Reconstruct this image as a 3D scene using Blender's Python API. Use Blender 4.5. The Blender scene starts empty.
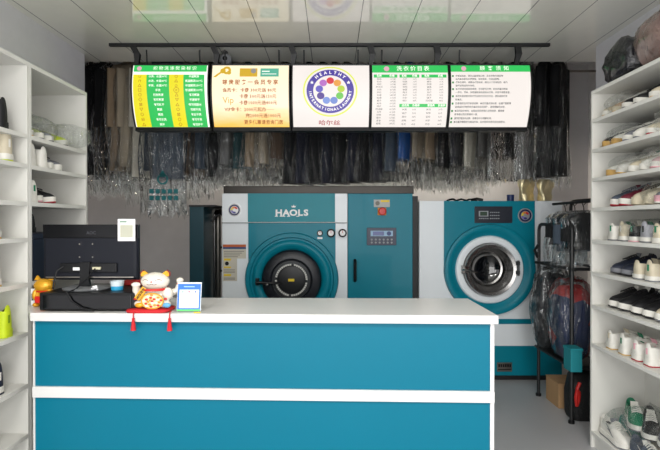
import bpy, bmesh, math, random
from mathutils import Vector, Matrix, noise
rnd = random.Random(7)
PI = math.pi
sc = bpy.context.scene
C = sc.collection
F = 480.0; VX, VY = 332.0, 222.0; CH = 1.45
def PX(px, D): return (px - VX) / F * D
def PZ(py, D): return CH - (py - VY) / F * D

# ------------------------------------------------------------------ materials
def lin(c):
    return tuple(((v/255)/12.92 if v/255 <= .04045 else ((v/255+.055)/1.055)**2.4) for v in c)
MATS = {}
def mat(name, rgb, rough=.5, metal=0, var=.06, scale=9, bump=0, bscale=60, coat=0, spec=.5, ior=1.5, trans=0):
    if name in MATS: return MATS[name]
    m = bpy.data.materials.new(name); m.use_nodes = True; nt = m.node_tree; N = nt.nodes; L = nt.links
    b = N['Principled BSDF']
    b.inputs['Roughness'].default_value = rough; b.inputs['Metallic'].default_value = metal
    b.inputs['Coat Weight'].default_value = coat; b.inputs['Specular IOR Level'].default_value = spec
    b.inputs['IOR'].default_value = ior; b.inputs['Transmission Weight'].default_value = trans
    c = lin(rgb); tc = N.new('ShaderNodeTexCoord')
    n = N.new('ShaderNodeTexNoise'); n.inputs['Scale'].default_value = scale; n.inputs['Detail'].default_value = 4
    L.new(tc.outputs['Object'], n.inputs['Vector'])
    mx = N.new('ShaderNodeMix'); mx.data_type = 'RGBA'
    mx.inputs[6].default_value = (*[v*(1-var) for v in c], 1); mx.inputs[7].default_value = (*[min(1, v*(1+var)) for v in c], 1)
    L.new(n.outputs['Fac'], mx.inputs[0]); L.new(mx.outputs[2], b.inputs['Base Color'])
    if bump:
        n2 = N.new('ShaderNodeTexNoise'); n2.inputs['Scale'].default_value = bscale; n2.inputs['Detail'].default_value = 5
        L.new(tc.outputs['Object'], n2.inputs['Vector'])
        bp = N.new('ShaderNodeBump'); bp.inputs['Strength'].default_value = bump; bp.inputs['Distance'].default_value = .02
        L.new(n2.outputs['Fac'], bp.inputs['Height']); L.new(bp.outputs['Normal'], b.inputs['Normal'])
    MATS[name] = m
    return m
SIGN = 1.0
def emat(name, rgb, s=1.0):
    if name in MATS: return MATS[name]
    m = bpy.data.materials.new(name); m.use_nodes = True; N = m.node_tree.nodes; L = m.node_tree.links
    b = N['Principled BSDF']; b.inputs['Base Color'].default_value = (.02, .02, .02, 1); b.inputs['Roughness'].default_value = .4
    n = N.new('ShaderNodeTexNoise'); n.inputs['Scale'].default_value = 3
    r = N.new('ShaderNodeMapRange'); r.inputs['To Min'].default_value = s*SIGN*.94; r.inputs['To Max'].default_value = s*SIGN*1.06
    tc = N.new('ShaderNodeTexCoord'); L.new(tc.outputs['Object'], n.inputs['Vector']); L.new(n.outputs['Fac'], r.inputs['Value'])
    b.inputs['Emission Color'].default_value = (*lin(rgb), 1); L.new(r.outputs[0], b.inputs['Emission Strength'])
    MATS[name] = m
    return m
def plastic(name, tint=(205, 212, 215), body=.02, gl=.7, scale=11, rough=.06):
    """thin clear polythene film: see-through with milky creases and glossy folds"""
    if name in MATS: return MATS[name]
    m = bpy.data.materials.new(name); m.use_nodes = True; nt = m.node_tree; N = nt.nodes; L = nt.links
    N.remove(N['Principled BSDF']); out = N['Material Output']
    tc = N.new('ShaderNodeTexCoord'); mp = N.new('ShaderNodeMapping'); mp.inputs['Scale'].default_value = (1, 1, .3)
    L.new(tc.outputs['Object'], mp.inputs['Vector'])
    nz = N.new('ShaderNodeTexNoise'); nz.inputs['Scale'].default_value = scale; nz.inputs['Detail'].default_value = 2.5; nz.inputs['Distortion'].default_value = 1.8
    L.new(mp.outputs[0], nz.inputs['Vector'])
    bp = N.new('ShaderNodeBump'); bp.inputs['Strength'].default_value = 1; bp.inputs['Distance'].default_value = .05
    L.new(nz.outputs['Fac'], bp.inputs['Height'])
    tr = N.new('ShaderNodeBsdfTransparent'); tr.inputs[0].default_value = (.97, .98, .98, 1)
    g = N.new('ShaderNodeBsdfGlossy'); g.inputs['Roughness'].default_value = rough; g.inputs['Color'].default_value = (.95, .95, .95, 1); L.new(bp.outputs[0], g.inputs['Normal'])
    d = N.new('ShaderNodeBsdfDiffuse'); d.inputs['Color'].default_value = (*lin(tint), 1); L.new(bp.outputs[0], d.inputs['Normal'])
    fr = N.new('ShaderNodeLayerWeight'); fr.inputs['Blend'].default_value = .35; L.new(bp.outputs[0], fr.inputs['Normal'])
    mu = N.new('ShaderNodeMath'); mu.operation = 'MULTIPLY_ADD'; mu.inputs[1].default_value = gl; mu.inputs[2].default_value = .015
    L.new(fr.outputs['Fresnel'], mu.inputs[0])
    cr = N.new('ShaderNodeMapRange'); cr.inputs['From Min'].default_value = .5; cr.inputs['From Max'].default_value = .72
    cr.inputs['To Min'].default_value = body*.5; cr.inputs['To Max'].default_value = body*4; L.new(nz.outputs['Fac'], cr.inputs['Value'])
    m1 = N.new('ShaderNodeMixShader'); L.new(cr.outputs[0], m1.inputs[0]); L.new(tr.outputs[0], m1.inputs[1]); L.new(d.outputs[0], m1.inputs[2])
    m2 = N.new('ShaderNodeMixShader'); L.new(mu.outputs[0], m2.inputs[0]); L.new(m1.outputs[0], m2.inputs[1]); L.new(g.outputs[0], m2.inputs[2])
    L.new(m2.outputs[0], out.inputs['Surface'])
    MATS[name] = m
    return m

# ------------------------------------------------------------------ mesh builder
class MB:
    def __init__(s): s.v = []; s.f = []
    def add(s, vs, fs):
        o = len(s.v); s.v += [tuple(p) for p in vs]; s.f += [tuple(i+o for i in f) for f in fs]; return s
    def box(s, x0, x1, y0, y1, z0, z1):
        vs = [(x, y, z) for x in (x0, x1) for y in (y0, y1) for z in (z0, z1)]
        return s.add(vs, [(0, 1, 3, 2), (4, 6, 7, 5), (0, 4, 5, 1), (2, 3, 7, 6), (0, 2, 6, 4), (1, 5, 7, 3)])
    def loft(s, rings, cap=True, closed=True):
        n = len(rings[0]); o = len(s.v)
        for r in rings: s.v += [tuple(p) for p in r]
        for i in range(len(rings)-1):
            for k in range(n if closed else n-1):
                a = o+i*n+k; b = o+i*n+(k+1) % n
                s.f.append((a, b, b+n, a+n))
        if cap and closed:
            s.f.append(tuple(o+k for k in range(n))[::-1]); s.f.append(tuple(o+(len(rings)-1)*n+k for k in range(n)))
        return s
    def tube(s, pts, r, n=8, cap=True):
        pts = [Vector(p) for p in pts]; rings = []; up = None
        for i, p in enumerate(pts):
            t = (pts[min(i+1, len(pts)-1)] - pts[max(i-1, 0)]).normalized()
            if up is None:
                a = Vector((0, 0, 1)) if abs(t.z) < .9 else Vector((1, 0, 0)); up = (a - t*a.dot(t)).normalized()
            else: up = (up - t*up.dot(t)).normalized()
            w = t.cross(up); rr = r[i] if isinstance(r, (list, tuple)) else r
            rings.append([p + (up*math.cos(2*PI*k/n) + w*math.sin(2*PI*k/n))*rr for k in range(n)])
        return s.loft(rings, cap)
    def lathe(s, prof, c, axis='y', n=48, cap=False):
        """prof: (radius, offset along axis)"""
        rings = []
        for r, d in prof:
            ring = []
            for k in range(n):
                a = 2*PI*k/n; ca, sa = r*math.cos(a), r*math.sin(a)
                if axis == 'y': ring.append((c[0]+ca, c[1]+d, c[2]+sa))
                elif axis == 'z': ring.append((c[0]+ca, c[1]+sa, c[2]+d))
                else: ring.append((c[0]+d, c[1]+ca, c[2]+sa))
            rings.append(ring)
        return s.loft(rings, cap)
    def prism(s, outl, y0, y1):
        return s.loft([[(x, y0, z) for x, z in outl], [(x, y1, z) for x, z in outl]])
    def slab(s, outl, z0, z1):
        return s.loft([[(x, y, z0) for x, y in outl], [(x, y, z1) for x, y in outl]])
    def ell(s, c, r, n=16, m=10, rot=None):
        rings = []
        for i in range(m+1):
            a = -PI/2 + PI*i/m; ca = max(math.cos(a), .02)
            ring = []
            for k in range(n):
                v = Vector((r[0]*ca*math.cos(2*PI*k/n), r[1]*ca*math.sin(2*PI*k/n), r[2]*math.sin(a)))
                if rot: v = rot @ v
                ring.append(v + Vector(c))
            rings.append(ring)
        return s.loft(rings)
    def build(s, name, material, parent=None, smooth=35, bevel=0, label=None, remesh=0, sub=0):
        off = Vector((0, 0, 0)); p = parent
        while p: off += p.location; p = p.parent
        me = bpy.data.meshes.new(name); me.from_pydata([Vector(v)-off for v in s.v], [], s.f); me.update()
        bm = bmesh.new(); bm.from_mesh(me); bmesh.ops.recalc_face_normals(bm, faces=bm.faces); bm.to_mesh(me); bm.free()
        me.materials.append(material)
        if smooth:
            for q in me.polygons: q.use_smooth = True
            me.set_sharp_from_angle(angle=math.radians(smooth))
        o = bpy.data.objects.new(name, me); C.objects.link(o); o.parent = parent
        if bevel:
            b = o.modifiers.new('b', 'BEVEL'); b.width = bevel; b.segments = 2; b.limit_method = 'ANGLE'
        if remesh:
            r = o.modifiers.new('r', 'REMESH'); r.mode = 'VOXEL'; r.voxel_size = remesh; r.use_smooth_shade = True
        if sub:
            r = o.modifiers.new('s', 'SUBSURF'); r.levels = sub; r.render_levels = sub
        if label: o['label'] = label
        return o
def tag(o, label, cat, group=None):
    o['label'] = label; o['category'] = cat
    if group: o['group'] = group
    return o
def thing(name, label, cat, loc=(0, 0, 0), group=None):
    o = bpy.data.objects.new(name, None); C.objects.link(o); o.location = loc; o.empty_display_size = .1
    return tag(o, label, cat, group)
def struct(o): o['kind'] = 'structure'; return o
def kids(o): return [c for c in bpy.data.objects if c.parent == o]
def circle(cx, cz, r, n=32, a0=0, a1=2*PI): return [(cx+r*math.cos(a0+(a1-a0)*k/n), cz+r*math.sin(a0+(a1-a0)*k/n)) for k in range(n)]

# text -> flat triangles
_tc = bpy.data.curves.new('txt', 'FONT'); _to = bpy.data.objects.new('txt', _tc); C.objects.link(_to)
def text2d(s, size, bold=0.0, ax='CENTER', res=1, sp=1.0):
    _tc.space_character = sp
    _tc.body = s; _tc.size = 1; _tc.offset = bold; _tc.resolution_u = res; _tc.align_x = ax; _tc.align_y = 'CENTER'; _tc.extrude = 0
    dg = bpy.context.evaluated_depsgraph_get(); dg.update()
    me = bpy.data.meshes.new_from_object(_to.evaluated_get(dg))
    vs = [(v.co.x*size, v.co.y*size) for v in me.vertices]; fs = [tuple(p.vertices) for p in me.polygons]
    bpy.data.meshes.remove(me); return vs, fs

# ------------------------------------------------------------------ palette
M_wall = mat('wall paint', (214, 213, 217), .8, bump=.05)
M_floor = mat('floor tile', (176, 176, 178), .35, bump=.02, scale=3)
M_shelf = mat('white laminate board', (222, 221, 215), .45, var=.03)
M_topw = mat('white counter laminate', (216, 215, 212), .3, var=.02)
M_teal = mat('teal counter panel', (0, 107, 131), .4, var=.04, scale=2, spec=.2)
M_mteal = mat('teal machine enamel', (0, 124, 144), .38, var=.03, coat=.05, spec=.25)
M_mteal2 = mat('lighter teal header enamel', (24, 134, 148), .4, var=.03, coat=.05, spec=.25)
M_mwhite = mat('white machine enamel', (232, 238, 242), .35, var=.02, coat=.1)
M_chrome = mat('polished steel', (150, 148, 146), .2, 1, bump=.05, bscale=8)
M_steel = mat('brushed steel', (150, 145, 138), .32, 1, bump=.1, bscale=20)
M_black = mat('black plastic', (11, 12, 15), .4, spec=.35)
M_blackm = mat('matte black metal', (18, 19, 21), .5)
M_gloss = mat('gloss black', (8, 9, 12), .1)
M_rubber = mat('dark rubber gasket', (22, 26, 34), .4)
M_white = mat('white print', (240, 240, 240), .5)
M_navy = mat('dark navy plastic', (20, 28, 48), .45)
M_red = mat('red fabric', (190, 20, 30), .7, bump=.2)
M_redp = mat('red plastic', (205, 35, 30), .35)
M_gold = mat('gold paint', (225, 165, 40), .3, .3)
M_yel = mat('yellow print', (235, 205, 40), .5)
M_cer = mat('white glazed ceramic', (226, 219, 206), .15, coat=.4)
M_card = mat('brown cardboard', (176, 140, 100), .85)
M_glassd = mat('dark door glass', (12, 14, 18), .06, coat=1)
M_dteal = mat('dark teal steel', (8, 58, 70), .4)

# ------------------------------------------------------------------ the room
H = 2.80
struct(MB().box(-3.1, 3.1, -1.6, 5.75, -.06, 0).build('floor', M_floor, smooth=0))
mc = mat('glossy ceiling panel', (236, 234, 224), .10, coat=.9)
nt = mc.node_tree; N = nt.nodes; L = nt.links; b = N['Principled BSDF']
b.inputs['Coat IOR'].default_value = 1.75; b.inputs['Coat Roughness'].default_value = .06; b.inputs['Roughness'].default_value = .35
tc = N.new('ShaderNodeTexCoord'); sx = N.new('ShaderNodeSeparateXYZ'); L.new(tc.outputs['Object'], sx.inputs[0])
a = N.new('ShaderNodeMath'); a.operation = 'ADD'; a.inputs[1].default_value = 10*.356 + .167; L.new(sx.outputs['X'], a.inputs[0])
mo = N.new('ShaderNodeMath'); mo.operation = 'MODULO'; mo.inputs[1].default_value = .356; L.new(a.outputs[0], mo.inputs[0])
lt = N.new('ShaderNodeMath'); lt.operation = 'LESS_THAN'; lt.inputs[1].default_value = .006; L.new(mo.outputs[0], lt.inputs[0])
src = b.inputs['Base Color'].links[0].from_socket
mx = N.new('ShaderNodeMix'); mx.data_type = 'RGBA'; L.new(lt.outputs[0], mx.inputs[0]); L.new(src, mx.inputs[6]); mx.inputs[7].default_value = (.12, .12, .11, 1)
L.new(mx.outputs[2], b.inputs['Base Color'])
struct(MB().box(-3.1, 3.1, -1.6, 4.05, H, H+.06).build('ceiling', mc, smooth=0))
struct(MB().box(-3.1, 3.1, 4.05, 5.75, 3.3, 3.36).box(-3.1, 3.1, 3.99, 4.05, H+.06, 3.3).build('ceiling_back', M_wall, smooth=0))
struct(MB().box(-2.12, -2.0, -1.6, 3.89, 0, H).box(-3.1, -2.12, 3.80, 3.89, 0, H).build('wall_left', M_wall, smooth=0))
struct(MB().box(2.03, 2.15, -1.6, 3.7, 0, H).box(2.15, 3.1, 3.61, 3.7, 0, H).build('wall_right', M_wall, smooth=0))
struct(MB().box(-3.1, 3.1, 5.63, 5.75, 0, 3.3).build('wall_back', M_wall, smooth=0))
struct(MB().box(-3.1, -3.0, 3.89, 5.63, 0, 3.3).build('wall_rear_left', M_wall, smooth=0))
struct(MB().box(3.0, 3.1, 3.7, 5.63, 0, 3.3).build('wall_rear_right', M_wall, smooth=0))
# shopfront behind the camera: framed opening, daylight enters here
struct(MB().box(-2.0, 2.03, -1.6, -1.5, 2.5, H).box(-2.0, -1.9, -1.6, -1.5, 0, 2.5).box(1.93, 2.03, -1.6, -1.5, 0, 2.5).box(-.72, -.66, -1.58, -1.52, 0, 2.5).box(.66, .72, -1.58, -1.52, 0, 2.5).build('door_1', M_blackm, smooth=0))

# ------------------------------------------------------------------ counter
t = thing('service_counter', 'long reception counter with teal panels and white trim', 'counter', (-.33, 2.45, 0))
def cy(x): return 2.27 + (x+1.43)/2.195*(-.07)       # the front runs slightly askew
xl, xr = -1.43, .765
def skew(mb): mb.v = [(x, y+cy(x), z) for x, y, z in mb.v]; return mb
top = MB().slab([(xl, cy(xl)), (xr, cy(xr)), (xr, cy(xr)+.50), (-1.565, 2.74), (-1.565, 2.47)], .98, 1.02)
top.build('countertop', M_topw, t, 0, .003)
X0, X1 = -1.429, .752
def cbox(x0, x1, z0, z1, d0, d1): return MB().slab([(x0, cy(x0)+d0), (x1, cy(x1)+d0), (x1, cy(x1)+d1), (x0, cy(x0)+d1)], z0, z1)
cbox(X0+.008, X1-.018, .665, .98, .025, .05).build('teal_panel', M_teal, t, 0)
cbox(X0+.008, X1-.018, .06, .613, .025, .05).build('teal_panel', M_teal, t, 0)
cbox(X0, X1, .613, .665, .012, .05).build('trim_strip', M_topw, t, 0, .002)
cbox(X0, X0+.008, 0, .98, .02, .45).build('side_panel', M_topw, t, 0)
cbox(X1-.018, X1, 0, .98, .02, .48).build('side_panel', M_topw, t, 0)
cbox(X0+.008, X1-.018, 0, .06, .03, .06).build('plinth', M_topw, t, 0)
MB().box(X0+.008, X1-.018, 2.35, 2.62, .5, .52).build('inner_shelf', M_topw, t, 0)

# ------------------------------------------------------------------ shelving
def shelving(name, label, xf, xb, y0, y1, boards, ztop):
    t = thing(name, label, 'shelving', ((xf+xb)/2, (y0+y1)/2, 0))
    lo, hi = min(xf, xb), max(xf, xb); s = 1 if xb > xf else -1
    for y in (y0, y1-.018): MB().box(lo, hi, y, y+.018, 0, ztop).build('side_panel', M_shelf, t, 0, .001)
    MB().box(xb-s*.008 if s > 0 else xb, xb if s > 0 else xb+.008, y0+.018, y1-.018, .0, ztop-.022).build('back_panel', M_shelf, t, 0)
    MB().box(lo, hi, y0+.018, y1-.018, ztop-.022, ztop).build('top_board', M_shelf, t, 0, .001)
    for z in boards: MB().box(lo, hi-.008 if s > 0 else hi, y0+.018, y1-.018, z-.022, z).build('shelf_board', M_shelf, t, 0, .001)
    MB().box(xf+s*.02, xf+s*.035, y0+.018, y1-.018, 0, boards[0]-.022).build('plinth', M_shelf, t, 0)
    return t
RB = [.107, .672, .921, 1.13, 1.337, 1.541, 1.731, 1.915, 2.106]
shelving('shoe_shelving', 'tall white open shoe shelving along the right wall', 1.67, 2.02, 2.1, 3.1, RB, 2.29)
LB = [.10, .35, .61, .879, 1.136, 1.368, 1.555, 1.75, 1.905]
shelving('shoe_shelving', 'tall white shelving on left wall, unit behind the counter end', -1.58, -1.97, 2.51, 3.1, [z for z in LB if z != 1.368], 2.283)
shelving('shoe_shelving', 'tall white shelving unit at the left edge of the picture', -1.58, -1.97, 1.91, 2.508, LB, 2.283)

# ------------------------------------------------------------------ light-box signs
DS = 3.64
zt, zb = PZ(65.8, DS), PZ(127.2, DS+.05); SH = zt - zb
def curve(v): return .2*v*v - .25*v + .05
class SB(MB):
    """flat print laid on a bowed light-box face. u in metres from left, v 0..1 from TOP"""
    def __init__(s, x0, w, off): super().__init__(); s.el = 1.0; s.x0 = x0; s.w = w; s.off = off
    def P(s, u, v): return (s.x0+u*s.w, DS+curve(1-v)-s.off, zt - v*SH)
    def rect(s, u0, v0, u1, v1):
        n = max(1, int((v1-v0)*24))
        return s.loft([[s.P(u0, v0+(v1-v0)*i/n), s.P(u1, v0+(v1-v0)*i/n)] for i in range(n+1)], False, False)
    def band(s, uf0, uf1, v0, v1, n=20):
        return s.loft([[s.P(uf0(v0+(v1-v0)*i/n), v0+(v1-v0)*i/n), s.P(uf1(v0+(v1-v0)*i/n), v0+(v1-v0)*i/n)] for i in range(n+1)], False, False)
    def ring(s, cu, cv, r0, r1, n=48, a0=0, a1=2*PI):
        k = s.w/SH
        m = max(1, int((r1-r0)/.04))
        rings = [[s.P(cu+s.el*(r0+(r1-r0)*j/m)*math.cos(a0+(a1-a0)*i/n)/k, cv-(r0+(r1-r0)*j/m)*math.sin(a0+(a1-a0)*i/n)) for i in range(n+1)] for j in range(m+1)]
        return s.loft(rings, False, False)
    def text(s, st, u, v, h, bold=.01, ax='CENTER', rot=0, sx=1, res=1, sp=1.0):
        vs, fs = text2d(st, h, bold, ax, res, sp); k = s.w/SH
        c, d = math.cos(rot), math.sin(rot)
        return s.add([s.P(u + (x*c-y*d)*sx/k, v - (x*d+y*c)) for x, y in vs], fs)
W_ = emat('lit white', (255, 252, 244), 1.25); Gn = emat('lit green', (38, 205, 92), .95); Ye = emat('lit yellow', (245, 232, 20), 1.0)
Br = emat('lit amber lettering', (196, 104, 10), .8); Rd = emat('lit red lettering', (190, 30, 50), .8); Gy = emat('lit grey lettering', (62, 64, 68), .4)
Pu = emat('lit violet', (78, 60, 170), .9); Lg = emat('lit lime', (222, 232, 90), 1.1); Gt = emat('lit teal card', (90, 190, 160), .9)
Wn = emat('lit cream white', (246, 238, 232), 1.02)
Dg = emat('lit dark green', (20, 150, 60), .8); Gl = emat('lit gold', (225, 180, 30), .95); Sv = emat('lit silver', (170, 165, 160), .8); Pk = emat('lit pink', (240, 180, 200), .9)
# warm gold-edged print for the membership sign
mg = emat('lit cream gold print', (255, 246, 220), 1.15); N = mg.node_tree.nodes; L = mg.node_tree.links; b = N['Principled BSDF']
tc = N.new('ShaderNodeTexCoord'); sx = N.new('ShaderNodeSeparateXYZ'); L.new(tc.outputs['Generated'], sx.inputs[0])
nz = N.new('ShaderNodeTexNoise'); nz.inputs['Scale'].default_value = 2.2; L.new(tc.outputs['Generated'], nz.inputs['Vector'])
ad = N.new('ShaderNodeMath'); ad.operation = 'MULTIPLY_ADD'; ad.inputs[1].default_value = .35; L.new(nz.outputs['Fac'], ad.inputs[0]); L.new(sx.outputs['Z'], ad.inputs[2])
cr = N.new('ShaderNodeValToRGB'); cr.color_ramp.elements[0].position = .12; cr.color_ramp.elements[0].color = (*lin((246, 190, 40)), 1)
cr.color_ramp.elements[1].position = .55; cr.color_ramp.elements[1].color = (*lin((255, 240, 205)), 1)
L.new(ad.outputs[0], cr.inputs[0]); L.new(cr.outputs[0], b.inputs['Emission Color'])

spans = [(134, 208.5), (213, 289), (293, 369), (372, 447), (450, 529)]
slabels = ['green and yellow lit sign of laundry care symbols, leftmost', 'cream and gold lit membership sign with two cards printed on it',
           'white lit sign with round violet emblem, middle of the five', 'lit price list sign with green header and columns of small print',
           'lit notice sign of bulleted lines under green header, rightmost']
def sign(i):
    x0, x1 = PX(spans[i][0], DS), PX(spans[i][1], DS); w = x1-x0
    t = thing('light_box_sign', slabels[i], 'sign', ((x0+x1)/2, DS+.1, zb), 'backlit signs hanging from the ceiling rail')
    side = [(DS+curve(k/12)+.004, zb+SH*k/12) for k in range(13)]
    cas = [(y, z) for y, z in [(DS+.125, zb-.028)] + [(side[0][0]-.004, zb-.028)] + side + [(side[-1][0]-.004, zt+.012), (DS+.125, zt+.012)]]
    MB().loft([[(x, y, z) for y, z in cas] for x in (x0-.010, x1+.010)]).build('casing', M_black, t, 0)
    # rims
    for xa, xb in ((x0-.010, x0-.001), (x1+.001, x1+.010)):
        m = MB(); m.loft([[(xx, y+dy, z) for xx, dy in ((xa, -.014), (xb, -.014), (xb, .004), (xa, .004))] for y, z in side])
        m.build('frame', M_black, t, 0)
    for k in (-1, 1):
        xx = (x0+x1)/2 + k*w*.36
        MB().tube([(xx, DS+.06, zt+.01), (xx, DS+.05, H-.03)], .006, 6).build('hanger_rod', M_blackm, t)
    def F_(off):
        q_ = SB(x0, w, off); q_.el = 1.1 if i == 2 else 1.0; return q_
    face = F_(0).rect(0, 0, 1, 1)
    if i == 0:
        face.build('sign_face', W_, t, 40)
        F_(.002).rect(.012, 0, .985, .115).build('header_band', Gn, t, 40)
        F_(.0035).text('织物洗涤熨染标识', .56, .057, .076, .0, sx=1.0, sp=1.42, res=2).build('header_lettering', W_, t, 0)
        F_(.0035).ring(.085, .057, 0, .04, 20).build('emblem', Pk, t, 0)
        sw = lambda v: .055*v
        q = lambda a: (lambda v: a+.03*max(0, v-.17)**1.5)
        [F_(.002).band(a_, b2, .165, 1).build('symbol_column', Ye, t, 40) for a_, b2 in ((lambda v: .012, q(.19)), (q(.49), q(.68)))]
        [F_(.002).band(a_, b2, .165, 1).build('text_column', Gn, t, 40) for a_, b2 in ((q(.19), q(.49)), (q(.68), lambda v: .955+.02*v))]
        a = F_(.0035); c = F_(.0035)
        l1 = ['水洗，水温30℃', '水洗，水温40℃', '手洗，水温30℃', '手洗', '可用氯漂', '不可氯漂', '不可烘干', '熨烫', '悬挂', '不可水洗', '阴干']
        l2 = ['中温熨烫', '高温熨烫200℃', '中温熨烫150℃', '低温熨烫110℃', '不可熨烫', '平放晾干', '不可用脱水', '可用干洗', '专业干洗', '不可干洗', '不可拧干']
        sy = '∪∩△□○◇⊠▽○⊟△'; sz = '○△⊙⊗△▽△○⊠○◇'
        for k in range(11):
            v = .2+k*.0765; d = .03*max(0, v-.17)**1.5
            a.text(l1[k], .34+d, v, .045, .012, sx=.95); a.text(l2[k], .82+d, v, .045, .012, sx=.95)
            c.text(sy[k], .10+d*.6, v, .066, .005); c.text(sz[k], .585+d, v, .066, .005)
        a.build('lettering', W_, t, 0); c.build('care_symbol_print', Br, t, 0)
    if i == 1:
        face.build('sign_face', mg, t, 40)
        F_(.002).rect(.36, .055, .59, .2).build('gold_card_print', Gl, t, 40); F_(.0035).ring(.54, .10, 0, .045, 20).build('seal_print', Sv, t, 0)
        F_(.002).rect(.63, .055, .87, .2).build('teal_card_print', Gt, t, 40)
        F_(.003).rect(.65, .1, .75, .115).rect(.65, .15, .84, .16).build('card_stripe', W_, t, 40)
        k = F_(.002).ring(.19, .09, .03, .07, 24).ring(.14, .1, .0, .045, 16).ring(.22, .13, 0, .035, 16)
        k.band(lambda v: .02+(.2-v)*1.0, lambda v: .06+(.2-v)*1.0, .11, .21, 4); k.build('gold_spoon_print', Gl, t, 40)
        a = F_(.003); a.text('尊贵服务一会员专享', .5, .30, .088, .02, sp=1.38, res=2)
        b_ = F_(.003)
        for s_, u, v in (('会员卡：卡费 300元送 80元', .49, .43), ('卡费 500元送150元', .60, .53), ('卡费1000元送400元', .60, .63), ('VIP金卡：2000元起办······', .48, .735), ('充2000元送1000元', .66, .83), ('更多优惠请咨询门店', .66, .93)):
            b_.text(s_, u, v, .07, .022, sp=1.08)
        a.build('headline_lettering', Br, t, 0); b_.build('lettering', Br, t, 0)
        F_(.0015).text('Vip', .21, .59, .14, 0, res=3).build('script_lettering', Gl, t, 0)
    if i == 2:
        face.build('sign_face', Wn, t, 40)
        cu, cv = .49, .435
        F_(.0035).ring(cu, cv, .385, .408, 64).build('lime_ring', Lg, t, 40)
        F_(.0035).ring(cu, cv, .255, .355, 64).build('violet_ring', Pu, t, 40)
        a = F_(.006); k = (x1-x0)/SH
        def arc(s_, a0, a1, up):
            for j, ch in enumerate(s_):
                an = math.radians(a0+(a1-a0)*j/(len(s_)-1)); r = .303
                a.text(ch, cu+1.1*r*math.cos(an)/k, cv-r*math.sin(an), .075 if up else .062, .02, rot=an-PI/2 if up else an+PI/2, res=2)
        arc('HEALTHY', 132, 48, True); arc('INTERNATIONALLAUNDRY', 184, 356, False)
        a.text('★', cu-.333*math.cos(.44)/k, cv-.303*math.sin(.44), .07); a.text('★', cu+.333*math.cos(.44)/k, cv-.303*math.sin(.44), .07)
        a.build('ring_lettering', W_, t, 0)
        cols = [(225, 40, 60), (245, 165, 60), (190, 220, 50), (110, 205, 80), (110, 140, 215), (120, 150, 225), (80, 50, 150), (100, 90, 200), (190, 110, 205)]
        for j, c_ in enumerate(cols):
            an = PI/2 - 2*PI*j/9
            F_(.0035).ring(cu+1.1*.165*math.cos(an)/k, cv-.165*math.sin(an), 0, .056, 24).build('petal_dot', emat('lit petal %d' % j, c_, .95), t, 0)
        F_(.003).text('哈尔丝', .48, .94, .082, .01, sx=1.5, res=2).build('brand_lettering', Rd, t, 0)
    if i == 3:
        face.build('sign_face', Wn, t, 40)
        F_(.002).rect(0, 0, 1, .13).build('header_band', Gn, t, 40)
        F_(.0035).text('洗衣价目表', .54, .063, .094, .004, sp=1.4, res=2).build('header_lettering', W_, t, 0); F_(.0035).ring(.19, .063, 0, .045, 20).build('emblem', Pk, t, 0)
        [F_(.002).rect(a_, v_, b2, v_+.052).build('column_header', Gn, t, 40) for a_, b2, v_ in ((.02, .33, .165), (.36, .62, .165), (.65, .98, .165), (.36, .98, .645))]
        hw_ = F_(.0035)
        for u in (.09, .26, .42, .56, .72, .9): hw_.text('名称' if u in (.09, .42, .72) else '价格', u, .19, .042, .02)
        for u, s_ in ((.44, '皮衣类'), (.58, '价格表'), (.78, '家居类'), (.92, '价格表')): hw_.text(s_, u, .672, .04, .02)
        hw_.build('column_lettering', W_, t, 0)
        a = F_(.002); nm = ['西装', '衬衣', '毛衣', '羊毛衫', '大衣', '风衣', '长裤', '短裤', '裙子', '夹克', '棉衣', '羽绒服', '马甲', '领带', '围巾', '床单', '被套', '窗帘', '皮鞋', '帽子']
        for r in range(17):
            v = .245+r*.044
            a.text(nm[r % 20], .09, v, .033, .0, sx=1.2); a.text('%d元起' % (10+r*3 % 40), .27, v, .033, .0)
        for r in range(9):
            v = .245+r*.044
            for u, p in ((.43, .56), (.75, .91)):
                a.text(nm[(r*3+int(u*10)) % 20], u, v, .033, .0, sx=1.2); a.text('%d元' % (12+r*4), p, v, .033, .0)
        for r in range(5):
            v = .735+r*.056
            for u, p in ((.43, .56), (.75, .91)):
                a.text(nm[(r*4+int(u*10)+2) % 20], u, v, .033, .0, sx=1.2); a.text('%d元' % (20+r*6), p, v, .033, .0)
        a.build('price_lettering', Gy, t, 0)
    if i == 4:
        face.build('sign_face', Wn, t, 40)
        F_(.002).rect(0, 0, 1, .115).build('header_band', Gn, t, 40)
        F_(.0035).text('顾客须知', .55, .058, .088, .004, sp=2.0, res=2).build('header_lettering', W_, t, 0); F_(.0035).ring(.165, .058, 0, .042, 20).build('emblem', Pk, t, 0)
        L5 = ['衣物送洗前，请您认真清理口袋，凡在衣物内遗留物', '品的本店概不负责赔偿，如有现金，可退还顾客。', '衣物交接时，请确认衣物标志，超过六个月不取的，视为',
              '放弃该物品的所有权。', '取衣时请当面验收清楚，离店概不负责，如有质量问题请', '一周内，凭单，免费重新清洗或修补衣物，并给予满意答复。', '请您妥善保管好取衣凭证取衣时出示凭证，遗失请及时告',
              '知本店。', '普通易脱色的衣物请说明，本店尽量洗涤处理，如遇严重脱落', '造成其他衣物损失的本店不承担责任，请您理解和支持。', '本店洗染衣物时，如因自然损坏和陈旧性破损，最高赔', '偿不超过洗衣费用的十倍。',
              '请您爱惜店内设施，谢谢合作与理解支持。', '本店最终解释权归本店所有，如对服务有意见请当面提出。']
        vs_ = [.19, .245, .3, .355, .41, .465, .525, .58, .64, .695, .755, .81, .87, .925]
        a = F_(.002); d = F_(.002)
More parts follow.
